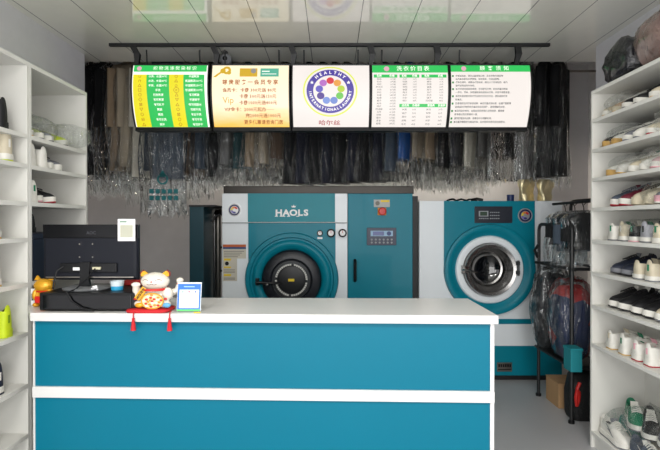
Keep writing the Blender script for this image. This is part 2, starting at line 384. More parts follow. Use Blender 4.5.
        for k_, (s_, v) in enumerate(zip(L5, vs_)):
            a.text(s_, .055, v, .035, .012, 'LEFT', sx=.98)
            if k_ in (0, 2, 4, 6, 8, 10, 12, 13): d.rect(.012, v-.015, .035, v+.015)
        a.build('notice_lettering', Gy, t, 0); d.build('bullet_mark', Dg, t, 0)
for i in range(5): sign(i)
t = thing('ceiling_rail', 'long black hanging rail fixed under the ceiling above the five signs', 'rail', (0, DS, H))
MB().box(PX(110, DS), PX(549, DS), DS-.012, DS+.012, H-.022, H).build('bar', M_blackm, t, 0)
for px in (133, 213, 291, 370, 436, 517):
    x = PX(px, DS)
    MB().loft([[(x-.02, DS-.01, H-.022), (x+.025, DS-.01, H-.022), (x+.025, DS+.01, H-.022), (x-.02, DS+.01, H-.022)],
               [(x+.0, DS+.02, H-.07), (x+.045, DS+.02, H-.07), (x+.045, DS+.05, H-.07), (x+.0, DS+.05, H-.07)],
               [(x-.005, DS+.05, zt+.01), (x+.02, DS+.05, zt+.01), (x+.02, DS+.08, zt+.01), (x-.005, DS+.08, zt+.01)]]).build('bracket', M_blackm, t, 0)
t = thing('ceiling_camera', 'small round grey dome camera under the ceiling behind the rail', 'camera', (PX(226, 3.82), 3.82, H))
c = (PX(226, 3.82), 3.82, H-.06)
MB().lathe([(0.001, -.03), (.03, -.03), (.046, -.015), (.048, .02), (.03, .05), (.001, .05)], c, 'y', 24).build('housing', mat('grey plastic', (130, 132, 136), .4), t)
MB().lathe([(.001, -.045), (.015, -.04), (.02, -.028)], c, 'y', 20).build('lens', M_gloss, t)
MB().box(c[0]-.015, c[0]+.015, 3.80, 3.84, H-.03, H).build('bracket', M_blackm, t)

# ------------------------------------------------------------------ machines
DM = 4.38; mp = DM/F
def X(px): return PX(px, DM)
def Z(py): return PZ(py, DM)
def ray_outline(outl, c, a):
    d = (math.cos(a), math.sin(a)); best = None; n = len(outl)
    for i in range(n):
        (x1, z1), (x2, z2) = outl[i], outl[(i+1) % n]; ex, ez = x2-x1, z2-z1; den = d[0]*ez-d[1]*ex
        if abs(den) < 1e-9: continue
        tt = ((x1-c[0])*ez-(z1-c[1])*ex)/den; uu = ((x1-c[0])*d[1]-(z1-c[1])*d[0])/den
        if tt > 0 and -1e-6 <= uu <= 1+1e-6: best = tt if best is None else max(best, tt)
    return (c[0]+d[0]*best, c[1]+d[1]*best)
def plate_hole(mb, outl, c, r, y0, y1, n=64):
    an = sorted([2*PI*k/n for k in range(n)] + [math.atan2(z-c[1], x-c[0]) % (2*PI) for x, z in outl if abs(math.hypot(x-c[0], z-c[1])) > r])
    o = [ray_outline(outl, c, a) for a in an]; q = [(c[0]+r*math.cos(a), c[1]+r*math.sin(a)) for a in an]; m = len(an); vs = []
    for pts, y in ((o, y0), (q, y0), (q, y1), (o, y1)): vs += [(x, y, z) for x, z in pts]
    fs = []
    for j in range(4):
        for k in range(m): fs.append((j*m+k, j*m+(k+1) % m, ((j+1) % 4)*m+(k+1) % m, ((j+1) % 4)*m+k))
    return mb.add(vs, fs)
def arch(cx, cz, hw, r, ztop, n=40):
    """rectangle that ends below in a disc of radius r"""
    dz = math.sqrt(max(0, r*r-hw*hw)); a0 = math.atan2(dz, hw)
    pts = [(cx+hw, ztop), (cx-hw, ztop)]
    s = PI - a0; e = 2*PI + a0
    return pts + [(cx+r*math.cos(s+(e-s)*k/n), cz+r*math.sin(s+(e-s)*k/n)) for k in range(n+1)]
def swirl(t, cx, cz, r, y):
    g = MB().lathe([(.001, 0), (r, 0), (r, .006)], (cx, y, cz), 'y', 32).build('logo_badge', mat('silver badge', (190, 190, 190), .3, .6), t)
    MB().lathe([(r*.62, -.002), (r*.86, -.002), (r*.86, 0)], (cx, y, cz), 'y', 32).build('badge_ring', mat('navy ring', (30, 35, 80), .4), g)
    cols = [(200, 40, 50), (225, 130, 60), (225, 205, 80), (120, 110, 180), (60, 60, 130)]
    m_ = MB()
    for k, c_ in enumerate(cols):
        a0, a1 = math.radians(20+k*56), math.radians(20+(k+1)*56)
        o = [(cx+r*.55*math.cos(a0+(a1-a0)*i/5), y-.003, cz+r*.55*math.sin(a0+(a1-a0)*i/5)) for i in range(6)]
        q = [(cx+r*.26*math.cos(a0+(a1-a0)*i/5), y-.003, cz+r*.26*math.sin(a0+(a1-a0)*i/5)) for i in range(6)]
        MB().loft([o, q], False, False).build('swirl_print', mat('swirl %d' % k, c_, .4), g, 0)
def textplane(s_, x, y, z, h, m, parent, name='lettering', bold=.02, depth=0, sx=1, ax='CENTER', res=2):
    vs, fs = text2d(s_, h, bold, ax, res)
    return MB().add([(x+a*sx, y, z+b2) for a, b2 in vs], fs).build(name, m, parent, 0)

# --- dry cleaning machine
t = thing('dry_cleaning_machine', 'large teal and white dry cleaning machine with black round door', 'washing machine', (X(318), DM+.5, 0))
zt_ = Z(193.5)
MB().box(X(222), X(347.5), DM, DM+1.05, .06, zt_).build('casing', M_mwhite, t, 0, .004)
MB().box(X(226), X(410), DM+.03, DM+1.0, 0, .06).build('base', M_blackm, t, 0)
MB().box(X(348), X(413), DM+.02, DM+1.05, .06, zt_).build('control_cabinet', M_mteal, t, 0, .004)
MB().box(X(413), X(419), DM+.06, DM+1.0, .1, zt_-.02).build('side_cover', M_blackm, t, 0)
MB().box(X(222), X(415), DM+.06, DM+.95, zt_, Z(186.5)+.01).build('top_tray', mat('dark steel', (50, 48, 46), .25, 1, bump=.1, bscale=6), t, 0, .004)
MB().box(X(248), X(335), DM-.012, DM+.002, Z(222), zt_).build('header_panel', M_mteal2, t, 0, .002)
MB().box(X(222), X(347), DM-.0135, DM-.0, Z(223.2), Z(222.6)).build('panel_seam', M_blackm, t, 0)
cx, cz = X(292), Z(279)
MB().prism(arch(cx, cz, 43.5*mp, 46.5*mp, Z(223)), DM-.012, DM+.002).build('front_panel', M_mteal, t, 30)
MB().lathe([(46.5*mp, 0), (46.5*mp, -.03), (45.5*mp, -.042), (42*mp, -.042), (41*mp, -.026), (39.5*mp, -.026), (38*mp, -.045), (35*mp, -.05), (31*mp, -.03), (29.5*mp, -.014)], (cx, DM, cz), 'y', 72).build('door_surround', M_mteal, t, 50)
d = MB().lathe([(29.5*mp, -.012), (29.5*mp, -.05), (27.5*mp, -.07), (21*mp, -.075), (19.5*mp, -.06), (.001, -.055)], (cx, DM, cz), 'y', 64).build('door', M_rubber, t, 50)
MB().lathe([(19.5*mp, -.06), (18.8*mp, -.078), (15.5*mp, -.078), (15*mp, -.06)], (cx, DM, cz), 'y', 64).build('door_ring', mat('dark grey metal', (60, 62, 64), .35, .6), d, 50)
m = MB()
for k in range(44):
    if k % 11 == 10: continue
    a0 = 2*PI*k/44; a1 = a0 + 2*PI/44*.8
    p = lambda r, a: (cx+r*mp*math.cos(a), DM-.080, cz+r*mp*math.sin(a))
    m.add([p(14.2, a0), p(16, a0), p(16, a1), p(14.2, a1)], [(0, 1, 2, 3)])
m.build('dial_print', mat('white dial print', (205, 205, 200), .5), d, 0)
MB().lathe([(14*mp, -.06), (13.5*mp, -.075), (10*mp, -.082), (.001, -.084)], (cx, DM, cz), 'y', 48).build('door_glass', mat('matte dark door plate', (16, 18, 22), .45), d, 50)
MB().box(cx-3*mp, cx+3*mp, DM-.087, DM-.0845, cz-1.3*mp, cz+1.3*mp).build('yellow_label', M_yel, d, 0)
h = MB().tube([(X(258), DM-.06, Z(281)), (X(258), DM-.11, Z(281)), (X(268), DM-.12, Z(281.5)), (X(283), DM-.10, Z(282))], [.012, .014, .012, .009], 10).build('door_handle', M_black, d)
MB().ell((X(269), DM-.12, Z(283)), (.016, .016, .016), 12, 8).build('knob', M_chrome, h)
MB().box(X(256.5), X(260), DM-.07, DM-.03, Z(284.5), Z(277.5)).build('hinge', M_black, d, 0, .003)
def gauge(px, py, r, rim, par):
    g = MB().lathe([(r, 0), (r, -.03), (r*.72, -.034), (r*.66, -.022)], (X(px), DM-.01, Z(py)), 'y', 32).build('pressure_gauge', rim, par)
    MB().lathe([(r*.7, -.023), (.001, -.023)], (X(px), DM-.01, Z(py)), 'y', 32).build('dial', M_white, g, 0)
    MB().box(X(px)-.002, X(px)+.002, DM-.036, DM-.0335, Z(py), Z(py)+r*.6).build('needle', M_redp, g, 0)
gauge(320, 233, .026, M_chrome, t); gauge(331, 233, .038, M_black, t); gauge(342.5, 233, .038, M_black, t)
MB().box(X(317.5), X(322.5), DM-.016, DM-.012, Z(239), Z(237)).build('gauge_label', M_white, t, 0)
swirl(t, X(234.5), Z(210), 6.5*mp, DM-.006)
lt_ = MB()
for k, ch in enumerate('HAOLS'):
    vs, fs = text2d(ch, .076, .045, 'CENTER', 3); xx = X((279, 286.3, 293.5, 300.3, 306)[k])
    lt_.add([(xx+a*1.15, DM-.0135, Z(213)+b2) for a, b2 in vs], fs)
    if ch in 'HAL':
        for s_ in ((-1, 1) if ch != 'L' else (-1,)):
            lt_.box(xx+s_*.022-.014, xx+s_*.022+.014, DM-.0137, DM-.0127, Z(213)-.034, Z(213)-.027)
lt_.build('lettering', M_white, t, 0)
cxx = X(293.8); zc = Z(207.5)
MB().add([(cxx+a*.02, DM-.0135, zc+b2*.018) for a, b2 in ((-.8, 0), (.8, 0), (1.1, 1.0), (.5, .5), (0, 1.4), (-.5, .5), (-1.1, 1.0))], [(0, 1, 2, 3, 4, 5, 6)]).build('crown_print', M_white, t, 0)
n_ = MB().box(X(223), X(246), DM-.004, DM, Z(281), Z(249)).build('notice_sticker', mat('beige sticker', (205, 200, 185), .5), t, 0)
# notch the sticker into an L by covering with casing colour is avoided: two plates instead
bpy.data.objects.remove(n_)
n_ = MB().box(X(223), X(246), DM-.004, DM, Z(258.5), Z(249)).box(X(223), X(237), DM-.004, DM, Z(281), Z(258.5)).build('notice_sticker', mat('beige sticker', (205, 200, 185), .5), t, 0)
MB().box(X(223), X(246), DM-.005, DM, Z(247), Z(244.5)).build('orange_stripe', mat('orange stripe', (190, 90, 40), .5), n_, 0)
MB().box(X(223), X(246), DM-.005, DM, Z(249), Z(247)).build('blue_stripe', mat('blue stripe', (30, 70, 120), .5), n_, 0)
MB().box(X(224), X(231), DM-.006, DM-.004, Z(260.5), Z(258.5)).box(X(224), X(231), DM-.006, DM-.004, Z(268), Z(266.5)).box(X(224), X(231), DM-.006, DM-.004, Z(276), Z(274)).build('yellow_mark', M_yel, n_, 0)
MB().lathe([(.018, 0), (.001, 0)], (X(227), DM-.006, Z(263.5)), 'y', 20).build('warning_symbol', M_black, n_, 0)
m = MB()
for k in range(4): m.box(X(224), X(244-k*2), DM-.0055, DM-.004, Z(251.6+k*1.8), Z(251+k*1.8))
for k in range(3): m.box(X(224), X(235), DM-.0055, DM-.004, Z(270+k*1.4), Z(269.5+k*1.4)); m.box(X(224), X(235), DM-.0055, DM-.004, Z(278+k*.9), Z(277.6+k*.9))
m.build('small_print', mat('grey print', (120, 118, 110), .6), n_, 0)
# control cabinet details
DC = DM+.02
n_ = MB().box(X(374), X(390), DC-.004, DC, Z(207), Z(199.5)).build('warning_label', mat('silver label', (170, 172, 168), .4), t, 0)
MB().box(X(381), X(389.5), DC-.005, DC-.003, Z(202), Z(200)).build('yellow_mark', M_yel, n_, 0)
MB().lathe([(.02, 0), (.001, 0)], (X(377.7), DC-.005, Z(203.2)), 'y', 20).build('warning_symbol', mat('grey print', (120, 118, 110)), n_, 0)
n_ = MB().box(X(377.8), X(386.4), DC-.006, DC, Z(215.2), Z(207.6)).build('emergency_stop', mat('amber plate', (225, 150, 40), .5), t, 0, .004)
MB().lathe([(.018, 0), (.018, -.02), (.034, -.025), (.036, -.042), (.028, -.05), (.001, -.052)], (X(382.1), DC-.006, Z(211.4)), 'y', 32).build('red_button', M_redp, n_)
cp = MB().box(X(367), X(396.5), DC-.012, DC, Z(245.3), Z(227.8)).build('control_panel', mat('navy control panel', (14, 30, 62), .35), t, 0, .002)
MB().box(X(370.7), X(393), DC-.014, DC-.012, Z(236.2), Z(230.8)).build('display_bezel', mat('pale blue bezel', (150, 185, 215), .4), cp, 0)
MB().box(X(373), X(384), DC-.016, DC-.013, Z(235.5), Z(231.5)).build('display', mat('blue display', (20, 50, 130), .2), cp, 0)
MB().lathe([(.02, 0), (.02, -.006), (.001, -.006)], (X(389), DC-.013, Z(233.5)), 'y', 20).build('dial', mat('blue knob', (30, 60, 120), .4), cp)
for r in range(2):
    for k in range(6): MB().lathe([(.009, 0), (.009, -.004), (.001, -.005)], (X(371.8+k*4), DC-.012, Z(239.6+r*3)), 'y', 12).build('button', mat('grey button', (150, 155, 160), .5), cp)
MB().tube([(X(355), DC-.02, Z(281)), (X(355), DC-.045, Z(279)), (X(355), DC-.045, Z(262)), (X(355), DC-.02, Z(260))], .014, 8).build('door_pull', M_black, t)

# --- washer
t = thing('washer_extractor', 'white and teal industrial washer with round chrome porthole door', 'washing machine', (X(490), DM+.5, 0))
xa, xb = X(419.5), X(562); zt_ = Z(201); cx, cz = X(489), Z(269.5)
body = MB(); plate_hole(body, [(xa, .08), (xb, .08), (xb, zt_), (xa, zt_)], (cx, cz), 25*mp, DM, DM+.17)
body.build('front_casing', M_mwhite, t, 30)
MB().box(xa, xb, DM+.17, DM+1.15, .08, zt_).build('casing', M_mwhite, t, 0, .004)
MB().box(xa+.02, xb-.02, DM+.02, DM+1.1, 0, .08).build('base', M_blackm, t, 0)
MB().box(xa, xb, DM-.004, DM, Z(381.5)*0+.05, Z(375.5)).build('kick_strip', mat('deep blue strip', (20, 40, 130), .4), t, 0)
MB().box(xa, xb, DM-.006, DM, Z(375.5), Z(346)).build('lower_panel', M_mteal, t, 0)
MB().box(xa, xb, DM-.006, DM, Z(324), Z(319)).build('teal_stripe', M_mteal, t, 0)
m = MB(); plate_hole(m, arch(cx, cz, 45.2*mp, 45.4*mp, zt_), (cx, cz), 34*mp, DM-.014, DM); m.build('front_panel', M_mteal, t, 30)
MB().lathe([(45.3*mp, -.013), (44.8*mp, -.045), (42*mp, -.052), (38*mp, -.035), (36*mp, -.02), (34*mp, -.012)], (cx, DM, cz), 'y', 72).build('door_surround', M_mteal, t, 50)
MB().lathe([(34*mp, -.012), (33*mp, -.03), (29*mp, -.036), (27*mp, -.03), (26*mp, -.0)], (cx, DM, cz), 'y', 72).build('white_ring', M_mwhite, t, 50)
d = MB().lathe([(24.8*mp, .14), (26.2*mp, 0), (26.2*mp, -.05), (25*mp, -.068), (22*mp, -.062), (20.5*mp, -.03), (19.5*mp, .0), (19*mp, .01), (17.5*mp, .03), (16.8*mp, .08), (15*mp, .085), (14.3*mp, .10)], (cx, DM, cz), 'y', 72).build('porthole_door', M_chrome, t, 40)
MB().lathe([(14.8*mp, .10), (12*mp, .118), (6*mp, .13), (.001, .133)], (cx, DM, cz), 'y', 48).build('door_glass', M_glassd, d, 60)
h = MB().tube([(X(461), DM-.06, Z(269)), (X(462), DM-.095, Z(269)), (X(468), DM-.10, Z(270)), (X(475), DM-.085, Z(271.5))], [.012, .012, .01, .008], 8).build('door_handle', M_chrome, d)
MB().box(X(460), X(463.5), DM-.075, DM-.03, Z(273), Z(265)).build('latch', M_chrome, d, 0, .004)
MB().box(X(513), X(517), DM-.075, DM-.01, Z(264.5), Z(261)).box(X(513), X(517), DM-.075, DM-.01, Z(273.5), Z(270)).tube([(X(516), DM-.06, Z(275)), (X(516), DM-.06, Z(260))], .011, 8).build('hinge', mat('grey steel', (70, 72, 74), .4, .6), d, 0)
cp = MB().box(X(474), X(511.5), DM-.022, DM-.012, Z(223), Z(206.5)).build('control_panel', mat('dark slate panel', (32, 36, 48), .35), t, 0, .002)
MB().box(X(478), X(487.5), DM-.024, DM-.02, Z(216.5), Z(211)).build('display_bezel', mat('grey button', (150, 155, 160)), cp, 0)
MB().box(X(479.3), X(486.2), DM-.026, DM-.02, Z(215.7), Z(211.8)).build('display', mat('green grey display', (60, 78, 66), .25), cp, 0)
for r in range(3):
    for k in range(5): MB().box(X(489.2+k*2), X(490.4+k*2), DM-.025, DM-.02, Z(213+r*3), Z(212+r*3)).build('button', mat('grey button', (150, 155, 160)), cp, 0)
for k in range(5): MB().box(X(478.3+k*2), X(479.6+k*2), DM-.025, DM-.02, Z(219), Z(218)).build('button', mat('grey button', (150, 155, 160)), cp, 0)
swirl(t, X(524.3), Z(215.5), 7.2*mp, DM-.020)
n_ = MB().box(X(497), X(512), DM-.010, DM-.005, Z(371.5), Z(362.5)).build('name_plate', M_steel, t, 0)
m = MB()
for k in range(6): m.box(X(498.3+k*2.2), X(499.9+k*2.2), DM-.0115, DM-.0095, Z(367), Z(364))
m.box(X(498), X(511), DM-.0115, DM-.0095, Z(369.8), Z(369)); m.build('stamped_print', M_black, n_, 0)
MB().box(X(548), X(554), DM-.003, DM, Z(236.5), Z(231)).build('warning_label', mat('pink label', (200, 150, 140), .5), t, 0)
# things on the washer
tag(MB().tube([(X(452)+.01*k, DM+.18+.02*math.sin(k*.9), zt_+.012+.012*abs(math.sin(k*.35))) for k in range(30)], .009, 6).tube([(X(478), DM+.2, zt_+.018), (X(484), DM+.22, zt_+.03), (X(490), DM+.2, zt_+.016)], .014, 6).build('black_hose', M_black), 'black hose lying on top of the porthole washer', 'hose')
tag(MB().lathe([(.001, 0), (.032, 0), (.034, .065), (.030, .065), (.029, .01), (.001, .01)], (X(516.5), DM+.15, zt_), 'z', 24).build('blue_cup', mat('dark blue plastic', (25, 45, 95), .4)), 'small dark blue cup on top of the washer', 'cup')

# --- dark teal cabinet left of the dry cleaner
t = thing('steel_cabinet', 'narrow dark teal cabinet standing left of the dry cleaner', 'cabinet', (X(198), DM+.3, 0))
MB().box(X(191), X(205), DM-.05, DM+.6, .05, Z(207)).build('casing', M_dteal, t, 0, .003)
MB().box(X(190.5), X(217), DM-.06, DM+.6, Z(207), Z(205.2)).build('lid', M_blackm, t, 0, .002)
MB().box(X(192), X(204), DM-.02, DM+.58, 0, .05).build('base', M_blackm, t, 0)
# steel pipes between
t = thing('steam_pipework', 'bright steel pipes beside the dark teal cabinet', 'pipes', (X(213), DM+.3, 0))
for px, r in ((208, .014), (212, .022), (217.5, .016)):
    MB().tube([(X(px), DM+.25, 0), (X(px), DM+.25, Z(214)), (X(px), DM+.33, Z(210))], r, 10).build('pipe', M_chrome if px != 212 else M_steel, t)
for py in (250, 275): MB().box(X(206), X(220), DM+.27, DM+.30, Z(py), Z(py-2)).build('pipe_clamp', M_blackm, t, 0)
MB().tube([(X(207.5), DM+.16, Z(222)), (X(211), DM+.18, Z(216)), (X(216), DM+.2, Z(213)), (X(220), DM+.22, Z(219))], .012, 8).build('hose', M_black, t)

# ------------------------------------------------------------------ hanging garments
def ring_pts(cx, cy_, z, hu, hv, seed, amp, n=28, k=7):
    out = []
    for i in range(n):
        a = 2*PI*i/n; c, s = math.cos(a), math.sin(a)
        f = 1 + amp*math.sin(k*a+seed) + amp*.6*math.sin((k*2-1)*a+seed*2.3)
        u = hu*math.copysign(abs(c)**.7, c); v = hv*math.copysign(abs(s)**.6, s)*f
        out.append((cx+u*(1+amp*.1*math.sin(seed+z*9)), cy_+v, z))
    return out
def garment(name, label, cat, group, mcloth, length, cover_len, w=.22, th=.038, seed=0, mcover=None, foil=None, sleeves=True, collar=None):
    """hanging at its hook: origin at the rail, cloth below, film cover outside"""
    t = thing(name, label, cat, (0, 0, 0), group)
    hk = MB().tube([(-.0, 0, -.012), (.018, 0, .004), (.012, 0, .02), (-.008, 0, .02), (-.016, 0, .004), (0, 0, -.03), (0, 0, -.07)], .0035, 6)
    hk.tube([(-w*.8, 0, -.13), (0, 0, -.075), (w*.8, 0, -.13)], .006, 6); hk.build('hanger', M_blackm, t)
    rs = random.Random(seed); rings = []
    prof = [(-.07, .25, .5), (-.09, .42, .9), (-.12, .80, 1.0), (-.17, .96, 1.1), (-.30, .92, 1.2), (-.5, .88, 1.15), (-.75, .92, 1.2), (-1, .97, 1.25)]
    for j, (f, a, b2) in enumerate(prof):
        z = f if f > -.25 else -.25 + (f+.25)/.75*(length-.25)
        rings.append(ring_pts(0, 0, z, w*a, th*b2, seed+j*.25, .02+.12*min(1, j/6)))
    MB().loft(rings).build('cloth', mcloth, t, 60)
    if sleeves:
        for s in (-1, 1):
            sl = [ring_pts(s*w*(.86+.08*q), -.006, -.16-q*min(.56, length-.22), .045-.012*q, th*1.15, seed+q*2, .06, 12, 3) for q in (0, .3, .6, 1)]
            MB().loft(sl).build('sleeve', mcloth, t, 60)
    if collar: MB().loft([ring_pts(0, 0, z, w*a, th*b2, seed, .02, 16) for z, a, b2 in ((-.055, .24, .75), (-.085, .3, 1.05), (-.11, .36, .9))]).build('collar', collar, t, 60)
    if cover_len:
        rings = []
        for j in range(15):
            q = j/14; z = -.05 - q*(cover_len-.05)
            a = min(1.12, .22+q*9) if q < .12 else 1.12 + .10*math.sin(q*9+seed) + max(0, q-.75)*.5
            r_ = ring_pts(0, 0, z, w*a, th*(1.35+q*.5), seed*1.7+q*3.5, .08+.14*q, 56, 11)
            if j == 14: r_ = [(x, y, z+.03*math.sin(i*1.9+seed)+.02*math.sin(i*.7)) for i, (x, y, z) in enumerate(r_)]
            rings.append(r_)
        MB().loft(rings, False).build('plastic_cover', mcover or plastic('clear film'), t, 60)
    if foil:
        z0, z1 = foil; rings = [ring_pts(0, 0, z0+(z1-z0)*q, w*(.75+.15*math.sin(q*5)), th*(1.1+.3*math.sin(q*9)), seed+q*5, .2, 28, 5) for q in (0, .15, .3, .45, .6, .75, .9, 1)]
        MB().loft(rings).build('foil_hem', mat('pale gold foil', (240, 226, 184), .3, .8, bump=.6, bscale=30), t, 60)
    return t
cl = {'black': (16, 17, 20), 'navy': (20, 24, 42), 'grey': (124, 122, 120), 'beige': (196, 182, 160), 'brown': (104, 84, 68), 'cream': (226, 220, 206), 'blue': (34, 104, 184),
      'teal': (24, 70, 76), 'white': (214, 212, 208), 'slate': (72, 84, 98), 'tan': (172, 150, 124)}
def cm(k): return mat(k+' cloth', cl[k], .85, bump=.3, bscale=160, var=.12)
RY = 4.75; RZ = 3.08
def yz(py): return RZ - PZ(py, RY)          # length below the rail for a picture height
rows = [  # px, colour, cloth bottom, cover bottom
 (93, 'black', 168, 192), (106, 'black', 176, 197), (118, 'black', 170, 194), (131, 'tan', 172, 190), (140, 'beige', 168, 196), (152, 'cream', 178, 206), (164, 'slate', 172, 214),
 (177, 'black', 168, 200), (189, 'grey', 172, 197), (201, 'brown', 176, 188), (213, 'slate', 170, 190), (226, 'black', 178, 186), (238, 'grey', 166, 186), (250, 'teal', 170, 186),
 (262, 'tan', 168, 185), (275, 'beige', 165, 185), (287, 'brown', 160, 183), (299, 'black', 185, 189), (311, 'navy', 184, 188), (324, 'black', 183, 187), (336, 'navy', 184, 188),
 (348, 'black', 183, 187), (361, 'navy', 182, 186), (373, 'black', 182, 186), (386, 'navy', 181, 185), (398, 'slate', 172, 186), (411, 'blue', 160, 187), (424, 'beige', 158, 189),
 (437, 'tan', 160, 190), (449, 'black', 168, 190), (462, 'navy', 165, 188), (475, 'cream', 168, 192), (488, 'grey', 158, 184), (501, 'brown', 162, 180), (514, 'black', 158, 178)]
where = {}
def place(px):
    for a_, b2, s_ in ((0, 134, 'beside the left shelving'), (134, 211, 'below the care-symbol sign'), (211, 291, 'below the gold membership sign'), (291, 371, 'below the round emblem sign'), (371, 449, 'below the price list sign'), (449, 700, 'below the rightmost notice sign')):
        if a_ <= px < b2: return s_
for i, (px, col, c0, c1) in enumerate(rows):
    kind = {'navy': 'navy', 'tan': 'tan', 'slate': 'slate grey'}.get(col, col)
    lb = '%s garment under clear plastic film on the front rail %s' % (kind, place(px))
    g = garment('hanging_garment', lb, 'garment', 'garments in plastic on the overhead rail', cm(col), yz(c0), yz(c1), seed=i*1.37,
                w=.21, th=.018, collar=cm('white') if i % 5 == 2 else cm(col), mcover=plastic('thin film', body=.008, gl=.3) if 290 < px < 405 else plastic('clear film') if i % 3 else plastic('milky film', body=.05, gl=1.0))
    g.location = (PX(px, RY), RY, RZ); g.rotation_euler = (0, 0, math.radians(46+rnd.uniform(-1.5, 1.5)))
    if i == 6:
        gp = MB(); z0 = -(yz(196))
        def blk(u0, u1, a_, b2): gp.box(u0, u1, -.083, -.0815, z0+a_, z0+b2)
        gp.lathe([(.035, 0), (.05, 0)], (-.02, -.083, z0+.13), 'y', 24)
        gp.add([(-.06, -.083, z0+.15), (.02, -.083, z0+.15), (-.02, -.083, z0+.215)], [(0, 1, 2)])
        for r in range(2):
            for k in range(5): blk(-.14+k*.055, -.10+k*.055, -.06*r-.0, -.06*r+.04)
        gp.v = [(x, y, z) for x, y, z in gp.v]
        gg = garment('hanging_garment', 'grey garment in long plastic with teal droplet print', 'garment', 'garments in plastic on the overhead rail', cm('slate'), yz(182), yz(216), seed=3.3, w=.15, th=.026, mcover=plastic('milky film', body=.05, gl=1.0), sleeves=False)
        gp.build('teal_print', mat('teal film print', (20, 110, 115), .5), gg, 0)
        gg.location = (PX(168, 4.42), 4.42, RZ); gg.rotation_euler = (0, 0, 0)
# longer pieces at the right end, with foil hems
for px, col, c0, c1, f0, f1, w, lb in ((526, 'grey', 180, 181, 178, 202, .13, 'silver grey garment with pale foil hem hanging right of notice sign'), (545, 'black', 178, 180, 180, 201, .13, 'long black plastic-covered garment with foil hem near right wall'), (559, 'black', 176, 186, 0, 0, .11, 'black covered garment hanging last at the rail right end')):
    Dg_ = 4.62
    g = garment('hanging_garment', lb, 'garment', 'garments in plastic on the overhead rail', cm(col), RZ-PZ(c0, Dg_), RZ-PZ(c1, Dg_), seed=px*.1, w=w, th=.035, foil=(-(RZ-PZ(f0, Dg_)), -(RZ-PZ(f1, Dg_))+.0) if f0 else None)
    g.location = (PX(px, Dg_), Dg_, RZ); g.rotation_euler = (0, 0, math.radians(40))
pr = garment('hanging_garment', 'dark garment in the rear row behind the film-covered ones', 'garment', 'garments in the rear row', cm('black'), 1.18, 0, seed=9, w=.23, th=.032)
for i in range(19):
    o = pr if i == 0 else pr.copy()
    if i:
        C.objects.link(o)
        for ch in kids(pr):
            if ch.type == 'MESH':
                c_ = ch.copy(); C.objects.link(c_); c_.parent = o
    o.location = (-2.35+i*.235, 5.2, RZ); o.rotation_euler = (0, 0, math.radians(40))
for y, nm in ((RY, 'steel garment rail running overhead at the front of machines'), (5.2, 'rear steel garment rail behind the front garment rail'),):
    t = thing('garment_rail', nm, 'rail', (0, y, RZ))
    MB().tube([(-2.95, y, RZ), (2.95, y, RZ)], .012, 8).build('tube', M_steel, t)
    for x in (-2.4, -.8, .8, 2.4): MB().tube([(x, y, RZ), (x, y, 3.3)], .01, 6).build('support', M_blackm, t)
for y, x0, x1, nm in ((4.42, -1.9, -1.0, 'short steel rail holding the printed garment bag'), (4.62, 1.6, 2.9, 'short steel rail at right over the washer')):
    t = thing('garment_rail', nm, 'rail', (0, y, RZ))
    MB().tube([(x0, y, RZ), (x1, y, RZ)], .012, 8).build('tube', M_steel, t)
    for x in (x0+.05, x1-.05): MB().tube([(x, y, RZ), (x, y, 3.3)], .01, 6).build('support', M_blackm, t)

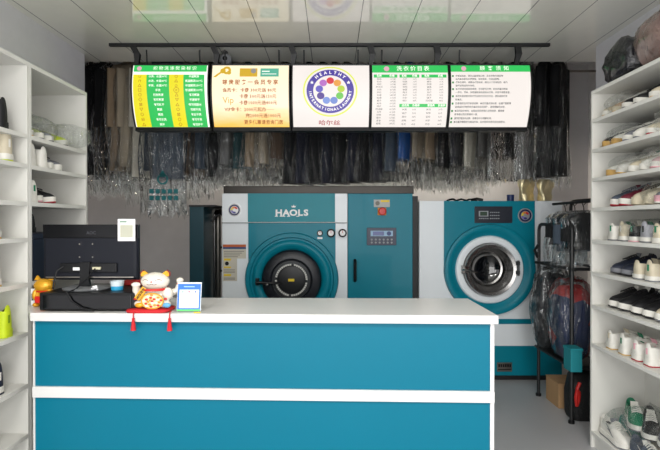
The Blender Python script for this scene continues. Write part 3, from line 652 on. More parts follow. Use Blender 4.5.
# ------------------------------------------------------------------ shoes
WT = [(0, .020), (.03, .030), (.12, .035), (.3, .035), (.45, .037), (.68, .047), (.82, .043), (.92, .033), (.97, .022), (1, .010)]
HT = [(0, .060), (.03, .078), (.1, .080), (.25, .068), (.40, .074), (.5, .068), (.62, .055), (.8, .038), (.92, .030), (1, .012)]
def tab(T, t):
    for (a_, v0), (b2, v1) in zip(T, T[1:]):
        if t <= b2: return v0+(v1-v0)*(t-a_)/(b2-a_)
    return T[-1][1]
def shoe(label, c, group, hi=1.0, sole_h=.030, scale=1.0):
    """c: sole, outsole, upper, accent, lining, lace colour triples"""
    L_ = .275; t = thing('sneaker', label, 'shoe', (0, 0, 0), group)
    def M(k, rough=.6): return mat('shoe '+str(c[k]), c[k], rough, var=.08, scale=30)
    ts = [0, .03, .07, .12, .2, .3, .38, .43, .5, .6, .7, .8, .88, .94, .98, 1]
    up = []
    for q in ts:
        w, h = tab(WT, q), tab(HT, q)*(hi if q < .5 else 1); ring = []
        for k in range(13):
            a = PI*k/12; c_, s_ = math.cos(a), math.sin(a)
            y = w*math.copysign(abs(c_)**.75, c_); z = sole_h-.004+h*(s_**.75)
            if .05 < q < .42 and abs(y) < .62*w: z = sole_h+h*.42
            ring.append((q*L_, y, z))
        ring += [(q*L_, -w*.5, sole_h-.006), (q*L_, w*.5, sole_h-.006)]
        up.append(ring)
    MB().loft(up).build('upper', M(2), t, 50)
    def solept(z0, z1, ex): return [[(q*L_*1.02-.003, y, z+(.008*max(0, q-.8)/.2)) for y, z in ((-w*ex, z0), (-w*(ex+.05), (z0+z1)/2), (-w*ex, z1), (w*ex, z1), (w*(ex+.05), (z0+z1)/2), (w*ex, z0))] for q, w in ((q, tab(WT, q)+.002) for q in ts)]
    MB().loft(solept(.006, sole_h, 1.05)).build('midsole', M(0), t, 50)
    MB().loft(solept(0, .007, 1.03)).build('outsole', M(1), t, 50)
    MB().loft([[(q*L_, tab(WT, q)*.6*s, sole_h+tab(HT, q)*hi*.44) for s in (-1, -.4, .4, 1)] for q in (.07, .12, .2, .3, .38, .42)], False, False).build('lining', M(4), t, 50)
    m = MB()
    for q in (.46, .51, .56, .61, .66):
        w, h = tab(WT, q), tab(HT, q); m.tube([(q*L_+.004*abs(k), w*.62*k/2, sole_h+h*(1.0-.10*abs(k/2)**2)+.002) for k in (-2, -1, 0, 1, 2)], .0035, 5)
    m.build('laces', M(5), t)
    MB().loft([[(.40*L_-d, y, sole_h+.045+zz) for y in (-.02, -.01, .01, .02)] + [(.40*L_-d+.006, y, sole_h+.045+zz) for y in (.02, .01, -.01, -.02)] for d, zz in ((-.01, 0), (.0, .022*hi), (.008, .036*hi))]).build('tongue', M(3), t, 60)
    m = MB()                                     # side panel and heel tab
    for s in (-1, 1):
        for q0, q1, z0, z1 in ((.30, .56, .012, .050), (.36, .62, .008, .030)):
            m.loft([[(q*L_, s*(tab(WT, q)*1.035+.001), sole_h+z0+(z1-z0)*f), (q*L_+.012, s*(tab(WT, q)*1.035+.001), sole_h+z0+(z1-z0)*f)] for f, q in ((0, q1), (.5, (q0+q1)/2), (1, q0))], False, False)
    m.build('side_stripe', M(3), t, 0)
    MB().loft([[(-.003+.006*abs(y)/.02, y*.8, sole_h+z) for y in (-.02, -.01, 0, .01, .02)] for z in (.026, .04, .058)], False, False).build('heel_tab', M(3), t, 50)
    return t
def put(o, x, y, z, face, tilt=0, roll=0): o.location = (x, y, z); o.rotation_euler = (roll, tilt, face); return o
WH = (228, 226, 218); CRM = (206, 196, 172); BLK = (18, 18, 22); NVY = (28, 36, 56); GRN = (16, 120, 84); GRY = (120, 122, 128); MRN = (110, 24, 48); GUM = (205, 165, 95); PNK = (232, 176, 186); RED = (176, 30, 50); LIM = (196, 216, 30); SLT = (74, 84, 100); TEA = (60, 140, 130)
def Dr(px): return 1.67*F/(px-VX)
OUT, IN = PI, 0      # toe towards the aisle / heel towards the aisle on the right rack
R = {8: 'top', 7: 'second', 6: 'third', 5: 'fourth', 4: 'fifth', 3: 'sixth', 2: 'seventh', 1: 'eighth', 0: 'lowest'}
# board index, list of (px at its middle, colours, facing, description)
right = {
 8: [(602, (WH, GUM, CRM, WH, GRY, WH), OUT, 'cream sneaker'), (612, (CRM, GUM, (190, 160, 130), CRM, GRY, WH), OUT, 'tan sneaker'), (624, (WH, BLK, BLK, WH, BLK, WH), OUT, 'black and white sneaker next to a tan one'),
     (636, (WH, BLK, BLK, WH, BLK, BLK), OUT, 'black sneaker with white sole'), (651, (WH, GUM, CRM, CRM, WH, WH), OUT, 'large cream sneaker')],
 7: [(603, (GUM, GUM, BLK, WH, BLK, WH), OUT, 'black sneaker with yellowish sole'), (613, (GUM, GUM, WH, BLK, BLK, WH), OUT, 'white and black sneaker with yellowish sole'), (623, (WH, GRY, GRY, BLK, GRY, WH), OUT, 'grey sneaker'),
     (634, (WH, GRY, WH, GRN, GRN, WH), OUT, 'white sneaker with green trim'), (649, (WH, RED, CRM, GRN, WH, WH), OUT, 'cream sneaker with red outsole')],
 6: [(608, (GUM, GUM, WH, WH, WH, WH), OUT, 'white sneaker with gum sole'), (618, (WH, GUM, WH, GRY, WH, WH), OUT, 'white sneaker with grey stripe'), (629, (WH, WH, CRM, GRN, GRN, WH), OUT, 'cream sneaker with green trim'),
     (641, (WH, WH, WH, CRM, GRY, WH), OUT, 'off-white sneaker'), (653, (WH, PNK, (200, 170, 170), WH, RED, WH), OUT, 'pinkish white sneaker')],
 5: [(611, (WH, RED, SLT, MRN, BLK, GRY), OUT, 'slate sneaker with maroon trim and red outsole'), (622, (WH, RED, MRN, GRY, BLK, GRY), OUT, 'maroon sneaker with white midsole'), (634, (CRM, CRM, CRM, GRN, BLK, BLK), OUT, 'cream sneaker with green and black trim'),
     (645, (CRM, CRM, CRM, BLK, BLK, WH), OUT, 'cream sneaker with black stripe'), (656, (PNK, WH, GRY, WH, GRY, WH), OUT, 'grey sneaker with pinkish sole')],
 4: [(613, (WH, GRY, WH, GRN, GRN, WH), IN, 'white sneaker with green heel'), (622.5, (WH, GRY, CRM, WH, GRY, WH), IN, 'off-white sneaker heel outward'), (634, (WH, PNK, BLK, GRN, BLK, WH), IN, 'black sneaker with green collar and white sole'),
     (644.5, (WH, GRY, (170, 170, 178), BLK, BLK, WH), IN, 'grey sneaker with black trim'), (655, (WH, WH, CRM, GRN, BLK, WH), IN, 'cream sneaker with green heel tab')],
 3: [(612, (GRY, BLK, NVY, GRY, BLK, BLK), OUT, 'navy shoe with grey toe, farther of its pair'), (624, (GRY, BLK, NVY, BLK, BLK, BLK), OUT, 'navy shoe with black stripe, nearer of its pair'), (638.5, (WH, GRY, CRM, CRM, GRY, CRM), IN, 'cream sneaker, farther of its pair'),
     (651, (WH, GRY, CRM, GRN, GRY, CRM), IN, 'cream sneaker with green heel mark')],
 2: [(610.5, (WH, BLK, BLK, WH, BLK, BLK), OUT, 'black sneaker with white midsole, farthest of four'), (620.5, (WH, BLK, BLK, WH, BLK, BLK), OUT, 'black sneaker with white midsole, second of four'), (632.5, (WH, BLK, BLK, WH, BLK, BLK), OUT, 'black sneaker with white midsole, third of four'),
     (644, (WH, BLK, BLK, WH, BLK, BLK), OUT, 'black sneaker with white midsole, nearest of four'), (658, (WH, GRY, CRM, WH, GRY, WH), OUT, 'cream sneaker at the picture edge')],
 1: [(611.5, (WH, GUM, WH, CRM, GRY, WH), IN, 'white sneaker, farthest shoe'), (624, (WH, GUM, WH, GRN, GRY, WH), IN, 'white sneaker with faint green heel mark'), (637.5, (WH, RED, WH, PNK, RED, WH), IN, 'pink-white sneaker with red line, farther'),
     (650, (WH, RED, WH, PNK, BLK, WH), IN, 'pink-white sneaker with red line, nearer')]}
for bi, lst in right.items():
    prev = 3.125
    for j, (px, c, face, desc) in enumerate(lst):
        s = shoe('%s on %s shelf of right shelving' % (desc, R[bi]+(' down' if bi else '')), c, 'shoes on the right shelving', hi=1.0+.12*(j % 2), sole_h=.034 if bi in (2, 1, 5) else .028)
        y = prev = min(1.715*F/(px-VX), prev-.101); x = 1.985 if face == OUT else 1.70
        put(s, x, y, RB[bi]+.001, face+math.radians(rnd.uniform(-3, 3)))
        s.scale = (1.0, 1.0, 1.18 if face == OUT else 1.05)
# film bags round some of the shoes
def film_bag(label, x0, x1, y0, y1, z0, h, seed, mt=None, group=None, name='plastic_bag'):
    cx_, cy_ = (x0+x1)/2, (y0+y1)/2; rings = []
    for i in range(15):
        q = i/14; a = q*PI; rr = max(.04, math.sin(a)**.45); ring = []
        for k in range(36):
            an = 2*PI*k/36; v = Vector((math.cos(an)*2.1, math.sin(an)*2.1, q*3+seed))
            nn = 1+.16*noise.noise(v*1.0)+.08*noise.noise(v*3)
            u_ = math.copysign(abs(math.cos(an))**.7, math.cos(an)); w_ = math.copysign(abs(math.sin(an))**.7, math.sin(an))
            ring.append((cx_+(x1-x0)/2*rr*u_*nn, cy_+(y1-y0)/2*rr*w_*nn, z0+h*(1-math.cos(a))/2*(1+.12*(nn-1)*5*q)))
        rings.append(ring)
    return tag(MB().loft(rings).build(name, mt or plastic('bag film', tint=(235, 236, 232), body=.03, gl=.28, scale=16, rough=.08), smooth=60), label, 'bag', group)
G_ = 'clear bags on the right shelving'
film_bag('clear plastic bag around black and white sneakers, second shelf down at right', 1.69, 1.99, Dr(619), Dr(598), RB[7]+.003, .125, 1, group=G_)
film_bag('clear plastic bag around cream sneaker, second shelf down at right', 1.69, 1.99, Dr(661), Dr(642), RB[7]+.003, .125, 2, group=G_)
film_bag('clear plastic bag at right shelving third shelf down, farthest end', 1.69, 1.99, Dr(624), Dr(600), RB[6]+.003, .125, 3, group=G_)
film_bag('clear plastic bag at right shelving third shelf down, nearer one', 1.69, 1.99, Dr(658), Dr(630), RB[6]+.003, .125, 4, group=G_)
film_bag('clear plastic bag over cream sneaker on top shelf compartment at right', 1.69, 1.99, Dr(620), Dr(596), RB[8]+.003, .125, 5, group=G_)
film_bag('clear plastic bag over the maroon sneaker neighbours, fourth shelf down', 1.69, 1.99, Dr(662), Dr(630), RB[5]+.003, .125, 6, group=G_)
film_bag('clear plastic bag over green heeled sneakers, fifth shelf down', 1.69, 1.99, Dr(662), Dr(606), RB[4]+.003, .125, 16, group=G_)
# heap in the lowest compartment
low = [((WH, GRY, WH, GRY, BLK, WH), 1.738, 3.06, .0, 'white striped sneaker at the far corner', 1.5, 0), ((WH, TEA, TEA, WH, GRY, WH), 1.85, 3.05, .0, 'teal sneaker beside the striped one', 1.5, 0),
       ((WH, GRY, SLT, WH, GRY, WH), 1.745, 2.765, .0, 'slate sneaker under the black one', 1.5, 0), ((WH, GRY, CRM, GRY, GRY, WH), 1.855, 2.75, .0, 'cream sneaker behind the slate one', 1.5, 0),
       ((WH, GRY, GRN, WH, BLK, WH), 1.87, 3.0, .125, 'dark green sneaker on top of the heap', 1.38, .06), ((WH, BLK, BLK, WH, BLK, WH), 1.90, 2.865, .125, 'black sneaker with white sole on the heap', 1.33, .06),
       ((WH, BLK, NVY, WH, GRY, WH), 1.93, 2.74, .125, 'navy sneaker on the heap near picture edge', 1.3, .04)]
for c, x, y, z, d_, f_, ti in low:
    s = shoe(d_+', right shelving lowest shelf', c, 'shoes heaped in the lowest compartment'); put(s, x, y, RB[0]+.003+z, PI*f_, 0); s.scale = (1, 1, 1.15)
film_bag('clear plastic bag holding the heaped green and black sneakers', 1.70, 1.975, 2.48, 2.90, RB[0]+.006, .27, 7, group='clear bags in the lowest compartment')
film_bag('clear plastic bag around the striped sneaker in lowest compartment corner', 1.70, 1.975, 2.82, 3.06, RB[0]+.006, .17, 8, group='clear bags in the lowest compartment')

# left shelving: heel or toe towards the aisle (aisle is +x)
def Dl(px): return 1.58*F/(VX-px)
left = [
 (33, 1.905, (WH, GUM, (150, 160, 90), WH, GRY, WH), 0, 'olive and white sneaker'), (44.5, 1.905, (WH, GRY, (170, 178, 120), WH, GRY, WH), 0, 'pale green sneaker'), (57, 1.905, (WH, BLK, GRY, BLK, BLK, WH), 0, 'grey and black sneaker'), (71, 1.905, (WH, BLK, LIM, GRY, BLK, WH), 0, 'lime and grey sneaker'),
 (32, 1.75, (WH, WH, WH, WH, GRY, WH), PI, 'white sneaker, farthest left of shelf'), (39.5, 1.75, (WH, WH, WH, WH, GRY, WH), PI, 'white sneaker beside the grey and black pair'), (49.5, 1.75, (WH, WH, GRY, BLK, BLK, BLK), 0, 'grey sneaker with black band, nearer of its pair'), (61, 1.75, (WH, WH, GRY, BLK, BLK, BLK), 0, 'grey sneaker with black band, farther of its pair'),
 (35, 1.555, (WH, WH, WH, GRN, GRY, WH), PI, 'white sneaker with green heel tab'), (47, 1.555, (WH, PNK, BLK, BLK, BLK, BLK), 0, 'black sneaker with white sole, nearer of its pair'), (57.5, 1.555, (WH, RED, BLK, BLK, BLK, BLK), 0, 'black sneaker with white sole, farther of its pair'),
]
prev = 0
for px, z, c, face, d_ in left:
    if px < 36: prev = 2.475
    prev = max(Dl(px)+.03, prev+.101)
    s = shoe(d_+', left shelving behind the counter', c, 'shoes on the left shelving', hi=1.15 if face else 1.0, sole_h=.034)
    x = -1.60-.0 if face else -1.895
    put(s, x, prev, z+.001, face+math.radians(rnd.uniform(-4, 4)))
lu = {1.905: 'top shelf', 1.75: 'second shelf down', 1.555: 'third', 1.368: 'fourth shelf down', 1.136: 'fifth shelf down', .879: 'sixth shelf down', .61: 'seventh shelf down'}
for y, z, c, d_ in ((2.365, 1.905, (BLK, BLK, BLK, BLK, BLK, BLK), 'black shoe'), (2.385, 1.75, (WH, LIM, CRM, WH, GRY, WH), 'cream sneaker with lime sole'), (2.31, 1.368, (WH, GUM, WH, WH, GRY, WH), 'white sneaker'),
                 (2.31, 1.136, (WH, GUM, WH, GRY, GRY, WH), 'white sneaker'), (2.375, .879, (LIM, LIM, LIM, (120, 150, 10), BLK, LIM), 'neon lime sneaker'), (2.325, .61, (WH, NVY, NVY, WH, NVY, WH), 'navy sneaker with white sole')):
    s = shoe('%s on %s at the left picture edge' % (d_, lu[z]), c, 'shoes on the left-edge shelving', hi=1.3); put(s, -1.61 if z not in (.879, 1.75) else -1.60, y, z+.001, PI)
    s.scale = (1, 1, 1.25)
film_bag('clear plastic bag over olive sneakers on left shelving', -1.93, -1.6, 2.54, 2.70, 1.908, .14, 9, group='clear bags on the left shelving')
film_bag('clear plastic bag over grey and black sneaker on left shelving', -1.93, -1.6, 2.71, 2.84, 1.908, .15, 10, group='clear bags on the left shelving')
film_bag('clear plastic bag over lime sneaker, bulging past the shelving end', -1.92, -1.5, 2.86, 3.08, 1.908, .14, 11, group='clear bags on the left shelving')
t = thing('storage_box', 'dark navy storage box in the left shelving behind monitor', 'box', (-1.74, 2.78, 1.137))
MB().box(-1.92, -1.585, 2.54, 3.0, 1.137, 1.36).build('body', M_navy, t, 0, .004); MB().box(-1.93, -1.58, 2.535, 3.005, 1.36, 1.39).build('lid', M_navy, t, 0, .004)
s = shoe('small black shoe on the navy storage box', (BLK, BLK, BLK, BLK, BLK, BLK), None); put(s, -1.62, 2.60, 1.392, PI)

# big wrapped bundles on top of the right shelving
film_bag('black clothing bundle in clear plastic atop the right shelving, far end', 1.69, 2.0, 2.74, 3.08, 2.292, .26, 12, mat('shiny black wrapped bundle', (16, 18, 26), .16, bump=1, bscale=26, coat=.5), 'bundles on top of the right shelving', 'wrapped_bundle')
film_bag('brown clothing bundle in clear plastic atop the right shelving, nearer', 1.68, 2.0, 2.36, 2.76, 2.292, .31, 13, mat('shiny brown wrapped bundle', (126, 104, 98), .16, bump=1, bscale=24, var=.5, scale=14, coat=.6), 'bundles on top of the right shelving', 'wrapped_bundle')

# ------------------------------------------------------------------ rack at right
t = thing('clothes_rack', 'black metal clothes rack standing by the right shelving', 'rack', (1.86, 3.72, 0))
def loop(x, zt2, y0=3.45, y1=4.0):
    r = .05; p = [(x, y1, 0), (x, y1, zt2-r)] + [(x, y1-r+r*math.cos(a), zt2-r+r*math.sin(a)) for a in (PI/6, PI/3, PI/2)] + [(x, y0+r-r*math.sin(a), zt2-r+r*math.cos(a)) for a in (0, PI/6, PI/3, PI/2)] + [(x, y0, 0)]
    return MB().tube(p, .014, 8)
loop(1.725, 1.43).build('side_frame', M_blackm, t); loop(1.99, 1.62).build('side_frame', M_blackm, t)
for z, n_ in ((1.11, 'cross_bar'), (.40, 'cross_bar')):
    for x in (1.725, 1.99): MB().tube([(x, 3.40, z), (x, 4.06, z)], .012, 6).build(n_, M_blackm, t)
for y in (3.45, 4.0):
    for z in (.40, 1.11): MB().tube([(1.725, y, z), (1.99, y, z)], .012, 6).build('cross_bar', M_blackm, t)
MB().tube([(1.86, 3.40, 1.60), (1.86, 4.04, 1.60)], .011, 6).build('hanging_bar', M_blackm, t)
MB().box(1.735, 1.98, 3.46, 3.99, .385, .405).build('shelf_tray', M_blackm, t, 0)
for x in (1.725, 1.99):
    for y in (3.45, 4.0): MB().lathe([(.001, 0), (.022, 0), (.022, .02), (.001, .03)], (x, y, 0), 'z', 12).build('foot', M_black, t)
MB().tube([(1.70, 3.97, 1.16), (1.66, 3.93, 1.22), (1.68, 3.9, 1.27)], .012, 6).build('hook', M_blackm, t)
for y, col, ln, cvl, lb, w in ((3.55, 'black', .34, .46, 'black jacket in clear plastic hanging nearest on the rack', .15), (3.68, 'slate', .36, .47, 'slate jacket in clear plastic hanging second on the rack', .15), (3.83, 'black', .32, .45, 'black jacket in clear plastic hanging farthest on the rack', .14)):
    g = garment('bagged_jacket', lb, 'garment', 'bagged jackets on the rack', cm(col), ln, cvl, w=w, th=.045, seed=y*7, mcover=plastic('heavy film', body=.04, gl=.8, scale=9)); g.location = (1.862, y, 1.588); g.rotation_euler = (0, 0, math.radians(12))
def bundle(label, x0, x1, y0, y1, z0, z1, m_, seed):
    t = thing('bagged_clothes', label, 'clothes', ((x0+x1)/2, (y0+y1)/2, z0), 'bagged clothes on the rack')
    o = film_bag('x', x0+.015, x1-.015, y0+.015, y1-.015, z0, z1-z0-.06, seed, m_, name='clothes'); o.parent = t
    o2 = film_bag('x', x0, x1, y0, y1, z0, z1-z0, seed+.1, plastic('heavy film', body=.04, gl=.8, scale=9), name='plastic_cover'); o2.parent = t
    for q in (o, o2):
        q.matrix_parent_inverse = Matrix.Translation(-t.location)
        for k in ('label', 'category'): del q[k]
bundle('black clothes in a clear bag on the rack, far end', 1.64, 1.93, 3.80, 4.03, .42, 1.08, mat('black bundle', (20, 22, 28), .6, bump=.8, bscale=12), 21)
mrb = mat('red and navy bundle', (30, 44, 84), .7, bump=.8, bscale=10)
nt = mrb.node_tree; N = nt.nodes; L = nt.links; b = N['Principled BSDF']; sr = b.inputs['Base Color'].links[0].from_socket
nz = N.new('ShaderNodeTexVoronoi'); nz.inputs['Scale'].default_value = 5; tc = N.new('ShaderNodeTexCoord'); L.new(tc.outputs['Object'], nz.inputs['Vector'])
sp = N.new('ShaderNodeSeparateColor'); L.new(nz.outputs['Color'], sp.inputs[0]); gt = N.new('ShaderNodeMath'); gt.operation = 'GREATER_THAN'; gt.inputs[1].default_value = .62; L.new(sp.outputs[0], gt.inputs[0])
mx = N.new('ShaderNodeMix'); mx.data_type = 'RGBA'; L.new(gt.outputs[0], mx.inputs[0]); L.new(sr, mx.inputs[6]); mx.inputs[7].default_value = (*lin((176, 30, 30)), 1); L.new(mx.outputs[2], b.inputs['Base Color'])
bundle('red and navy clothes in a clear bag on the rack, near end', 1.66, 1.96, 3.48, 3.78, .42, 1.02, mrb, 24)
t = thing('teal_box', 'small teal box under the red and navy bag on rack', 'box', (1.72, 3.43, .42))
MB().box(1.66, 1.74, 3.33, 3.435, .405, .55).build('body', mat('teal card', (20, 130, 140), .6), t, 0, .003); MB().box(1.655, 1.745, 3.325, 3.437, .55, .57).build('lid', mat('teal card', (20, 130, 140)), t, 0, .003)
t = thing('cardboard_box', 'small brown cardboard box on the floor under the rack', 'box', (1.83, 3.82, 0))
MB().box(1.76, 1.96, 3.72, 3.94, 0, .19).build('body', M_card, t, 0, .002)
for y in (3.72, 3.835): MB().box(1.757, 1.963, y, y+.108, .19, .194).build('flap', M_card, t, 0)
MB().ell((1.86, 3.719, .12), (.014, .002, .014)).build('hand_hole', M_black, t)
t = thing('black_bag', 'black bag with bright red handle on floor under the rack', 'bag', (1.86, 3.56, 0))
o = MB(); o.loft([[(1.86+sx_*math.copysign(abs(math.cos(a))**.5, math.cos(a)), 3.56+sy_*math.copysign(abs(math.sin(a))**.5, math.sin(a)), z) for a in [2*PI*k/24 for k in range(24)]] for z, sx_, sy_ in ((0, .10, .08), (.03, .11, .09), (.2, .115, .085), (.32, .10, .05), (.35, .09, .02))]); o.build('body', mat('black nylon', (16, 16, 18), .6, bump=.3), t, 60)
o.v and MB().tube([(1.775+.01*math.sin(k), 3.47-.02*math.sin(k*PI/10), .12+.11*math.sin(k*PI/10)*1.0+.02*k/10) for k in range(11)], .011, 8).tube([(1.77, 3.462, .12), (1.76, 3.458, .18), (1.77, 3.455, .25), (1.79, 3.46, .29)], .012, 8).build('handle', M_redp, t, label='bright red looped handle')

# ------------------------------------------------------------------ on the counter
CT = 1.021
t = thing('cash_drawer', 'low black cash drawer on the counter under the monitor', 'drawer', (-1.18, 2.5, CT))
MB().box(-1.405, -.942, 2.30, 2.66, CT+.004, 1.110).build('casing', M_black, t, 0, .006)
MB().box(-1.385, -.962, 2.294, 2.30, CT+.012, 1.10).build('drawer_front', M_gloss, t, 0, .002)
for x in (-1.36, -.99):
    for y in (2.35, 2.66): MB().lathe([(.012, 0), (.012, .006)], (x, y, CT), 'z', 12, True).build('foot', M_black, t)
DT = 1.111
t = thing('computer_monitor', 'black computer monitor seen from behind on the cash drawer', 'monitor', (-1.2, 2.47, DT))
DMo = 2.45; xa, xb = PX(42.5, DMo), PX(138, DMo); z0, z1 = PZ(280, DMo), PZ(224.5, DMo)
MB().box(xa, xb, DMo+.012, DMo+.028, z0, z1).build('screen_bezel', M_black, t, 0, .003)
MB().loft([[(xa+e, y, z0+e), (xb-e, y, z0+e), (xb-e, y, z1-.07), (xa+e, y, z1-.07)] for e, y in ((.0, DMo+.012), (.008, DMo), (.02, DMo-.006))]).build('back_shell', mat('matte navy black shell', (12, 16, 27), .55, spec=.3), t, 0)
MB().box(xa, xb, DMo+.002, DMo+.014, z1-.07, z1).build('upper_back', mat('gloss black shell', (9, 10, 14), .3, spec=.3), t, 0, .002)
for px, py in ((80, 244), (93, 244), (80, 257), (93, 257)): MB().lathe([(.004, 0), (.001, -.001)], (PX(px, DMo), DMo-.0065, PZ(py, DMo)), 'y', 10).build('screw', M_steel, t)
for z_ in (z0+.012,): MB().box(xa+.02, xb-.02, DMo-.009, DMo-.004, z_, z_+.006).build('silver_edge', M_steel, t, 0)
textplane('AOC', PX(91, DMo), DMo+.0015, PZ(233, DMo), .022, mat('dark grey print', (60, 62, 68), .4), t, 'logo_lettering')
MB().box(PX(62, DMo), PX(118, DMo), DMo-.02, DMo-.004, PZ(272, DMo), PZ(263, DMo)).build('port_panel', M_black, t, 0, .003)
MB().box(PX(75, DMo), PX(84, DMo), DMo-.0215, DMo-.019, PZ(270, DMo), PZ(267, DMo)).build('sticker', M_white, t, 0)
MB().box(PX(95, DMo), PX(103, DMo), DMo-.032, DMo-.019, PZ(269, DMo), PZ(266.5, DMo)).build('video_plug', mat('beige plug', (200, 195, 165), .4), t, 0, .002)
MB().loft([[(PX(87, DMo)+a, y, z) for a, y in ((-w2, DMo-.03+dy), (w2, DMo-.03+dy), (w2, DMo-.012+dy), (-w2, DMo-.012+dy))] for z, w2, dy in ((DT+.008, .03, .0), (DT+.05, .022, .0), (PZ(262, DMo), .026, .006))]).build('stand_neck', M_black, t, 30)
MB().lathe([(.001, 0), (.115, 0), (.118, .006), (.10, .012), (.001, .014)], (PX(88, DMo), DMo-.0, DT), 'z', 40).build('stand_base', mat('grey stand base', (120, 122, 124), .35), t)
MB().tube([(PX(66, DMo), DMo-.025, PZ(266, DMo)), (PX(61, DMo), DMo-.04, PZ(270, DMo)), (PX(59, DMo), DMo-.05, PZ(282, DMo)), (PX(58.5, DMo), DMo-.05, DT+.004)], .004, 6).tube([(PX(98, DMo), DMo-.03, PZ(268, DMo)), (PX(94, DMo), DMo-.06, PZ(276, DMo)), (PX(86, DMo), DMo-.10, DT+.01), (PX(84, DMo), 2.286, DT+.002), (PX(89, DMo), 2.284, CT+.05), (PX(98, DMo), 2.284, CT+.02), (PX(110, DMo), 2.284, CT+.006)], .004, 6).build('cable', M_black, t)
# card stuck at the monitor corner (its code is left blank)
t = thing('paper_card', 'white card with plain beige square on monitor top corner', 'card', (PX(127, 2.43), 2.43, 1.4))
Dk = 2.44
MB().box(PX(118, Dk), PX(135.3, Dk), Dk-.003, Dk, PZ(241, Dk), PZ(219, Dk)).build('card', M_white, t, 0)
MB().box(PX(120.5, Dk), PX(133, Dk), Dk-.004, Dk-.002, PZ(237.5, Dk), PZ(225, Dk)).build('square_print', mat('beige grey print', (186, 186, 168), .6), t, 0)
MB().box(PX(120, Dk), PX(127, Dk), Dk-.004, Dk-.002, PZ(222.5, Dk), PZ(221, Dk)).build('heading_print', mat('green grey print', (120, 150, 130), .6), t, 0)
# small things on the drawer
t = thing('plastic_tub', 'small clear tub with blue lid-band on the cash drawer', 'tub', (PX(117, 2.40), 2.40, DT))
MB().lathe([(.001, 0), (.028, 0), (.030, .02)], (PX(117, 2.40), 2.40, DT), 'z', 24).build('base', mat('bright blue plastic', (50, 160, 205), .4), t)
MB().lathe([(.030, .02), (.033, .045), (.031, .045), (.028, .02)], (PX(117, 2.40), 2.40, DT), 'z', 24).build('rim', mat('pale plastic', (205, 215, 220), .3), t)
tag(MB().box(-1.11, -.965, 2.56, 2.66, DT, DT+.028).build('red_packet', M_redp, bevel=.004), 'flat red packet behind the tub on the cash drawer', 'packet')
tag(MB().box(PX(75, 2.5), PX(83, 2.5), 2.58, 2.62, DT, DT+.03).build('white_adapter', M_white, bevel=.004), 'small white plug adapter behind the monitor stand', 'adapter')
tag(MB().tube([(PX(100, 2.42)+.012*math.cos(k*1.1), 2.365+.01*math.sin(k*1.7), DT+.006+.0015*k) for k in range(12)], .005, 6).build('white_cable', M_white), 'crumpled white cable on the cash drawer edge', 'cable')
tag(MB().box(-.97, -.93, 2.27, 2.31, CT, CT+.004).box(-.985, -.915, 2.285, 2.315, CT, CT+.003).build('blue_cloth', mat('pale blue cloth', (120, 150, 180), .8)), 'scrap of pale blue cloth at the drawer corner', 'cloth')
# gold cat
def cat_fig(name, label, x, y, z, s, mb_, accents, group=None):
    t = thing(name, label, 'figurine', (x, y, z), group)
    m_ = MB()
    m_.ell((x, y, z+.055*s), (.062*s, .05*s, .058*s)); m_.ell((x, y-.005*s, z+.145*s), (.07*s, .056*s, .05*s))
    m_.ell((x, y-.0*s, z+.10*s), (.05*s, .042*s, .04*s))
    for k in (-1, 1):
        m_.ell((x+k*.034*s, y-.045*s, z+.015*s), (.022*s, .03*s, .016*s)); m_.ell((x+k*.052*s, y-.02*s, z+.08*s), (.022*s, .028*s, .04*s))
    m_.build('body', mb_, t, 60, remesh=.004*s)
    return t
t = cat_fig('gold_cat_figurine', 'small gold lucky cat figurine at the left end of counter', PX(44.5, 2.46), 2.46, CT, .72, M_gold, None)
gx, gy = PX(44.5, 2.46), 2.46
for k in (-1, 1): MB().loft([[(gx+k*.034+a*.016, gy+b2*.008, CT+.132) for a, b2 in ((-1, -1), (1, -1), (1, 1), (-1, 1))], [(gx+k*.036+a*.002, gy+b2*.002, CT+.155) for a, b2 in ((-1, -1), (1, -1), (1, 1), (-1, 1))]]).build('ear', M_gold, t)
MB().lathe([(.036, 0), (.041, .004), (.036, .008)], (gx, gy, CT+.072), 'z', 24).build('collar', M_redp, t)
MB().box(gx-.022, gx+.022, gy-.05, gy-.04, CT+.02, CT+.055).build('coin_plaque', M_redp, t, 0, .003)
t = thing('barcode_tag', 'white barcode tag standing beside the gold cat', 'tag', (PX(33, 2.47), 2.47, CT))
MB().box(PX(30.6, 2.47), PX(36, 2.47), 2.468, 2.476, CT, CT+.085).build('tag_card', M_white, t, 0, .002)
m_ = MB()
for k in range(8): m_.box(PX(31.2, 2.47)+k*.0028, PX(31.2, 2.47)+k*.0028+.0012+.0006*(k % 3), 2.4672, 2.468, CT+.025, CT+.06)
m_.build('barcode_print', M_black, t, 0)
# cushion with tassels
lx, ly = PX(151.5, 2.33), 2.33
t = thing('red_cushion', 'red square cushion mat with tassels under the lucky cat', 'cushion', (lx, ly, CT))
MB().loft([[(lx+sx_*e*.84, ly-.005+sy_*.075*e/.125, CT+z) for sx_, sy_ in [(math.copysign(abs(math.cos(a))**.35, math.cos(a)), math.copysign(abs(math.sin(a))**.35, math.sin(a))) for a in [2*PI*(k+.5)/32 for k in range(32)]]] for z, e in ((0, .118), (.007, .124), (.014, .118), (.016, .08))]).build('cushion_pad', M_red, t, 60)
for px in (131.5, 168.5):
    x = PX(px, 2.225); ye = cy(x)-.012
    MB().tube([(x, ly-.07, CT+.008), (x, ye+.005, CT+.006), (x, ye, CT-.008), (x, ye, CT-.022)], .0028, 6).build('cord', M_red, t)
    MB().lathe([(.002, -.018), (.007, -.022), (.006, -.03), (.009, -.05), (.012, -.078), (.001, -.078)], (x, ye, CT), 'z', 12).build('tassel', M_red, t)
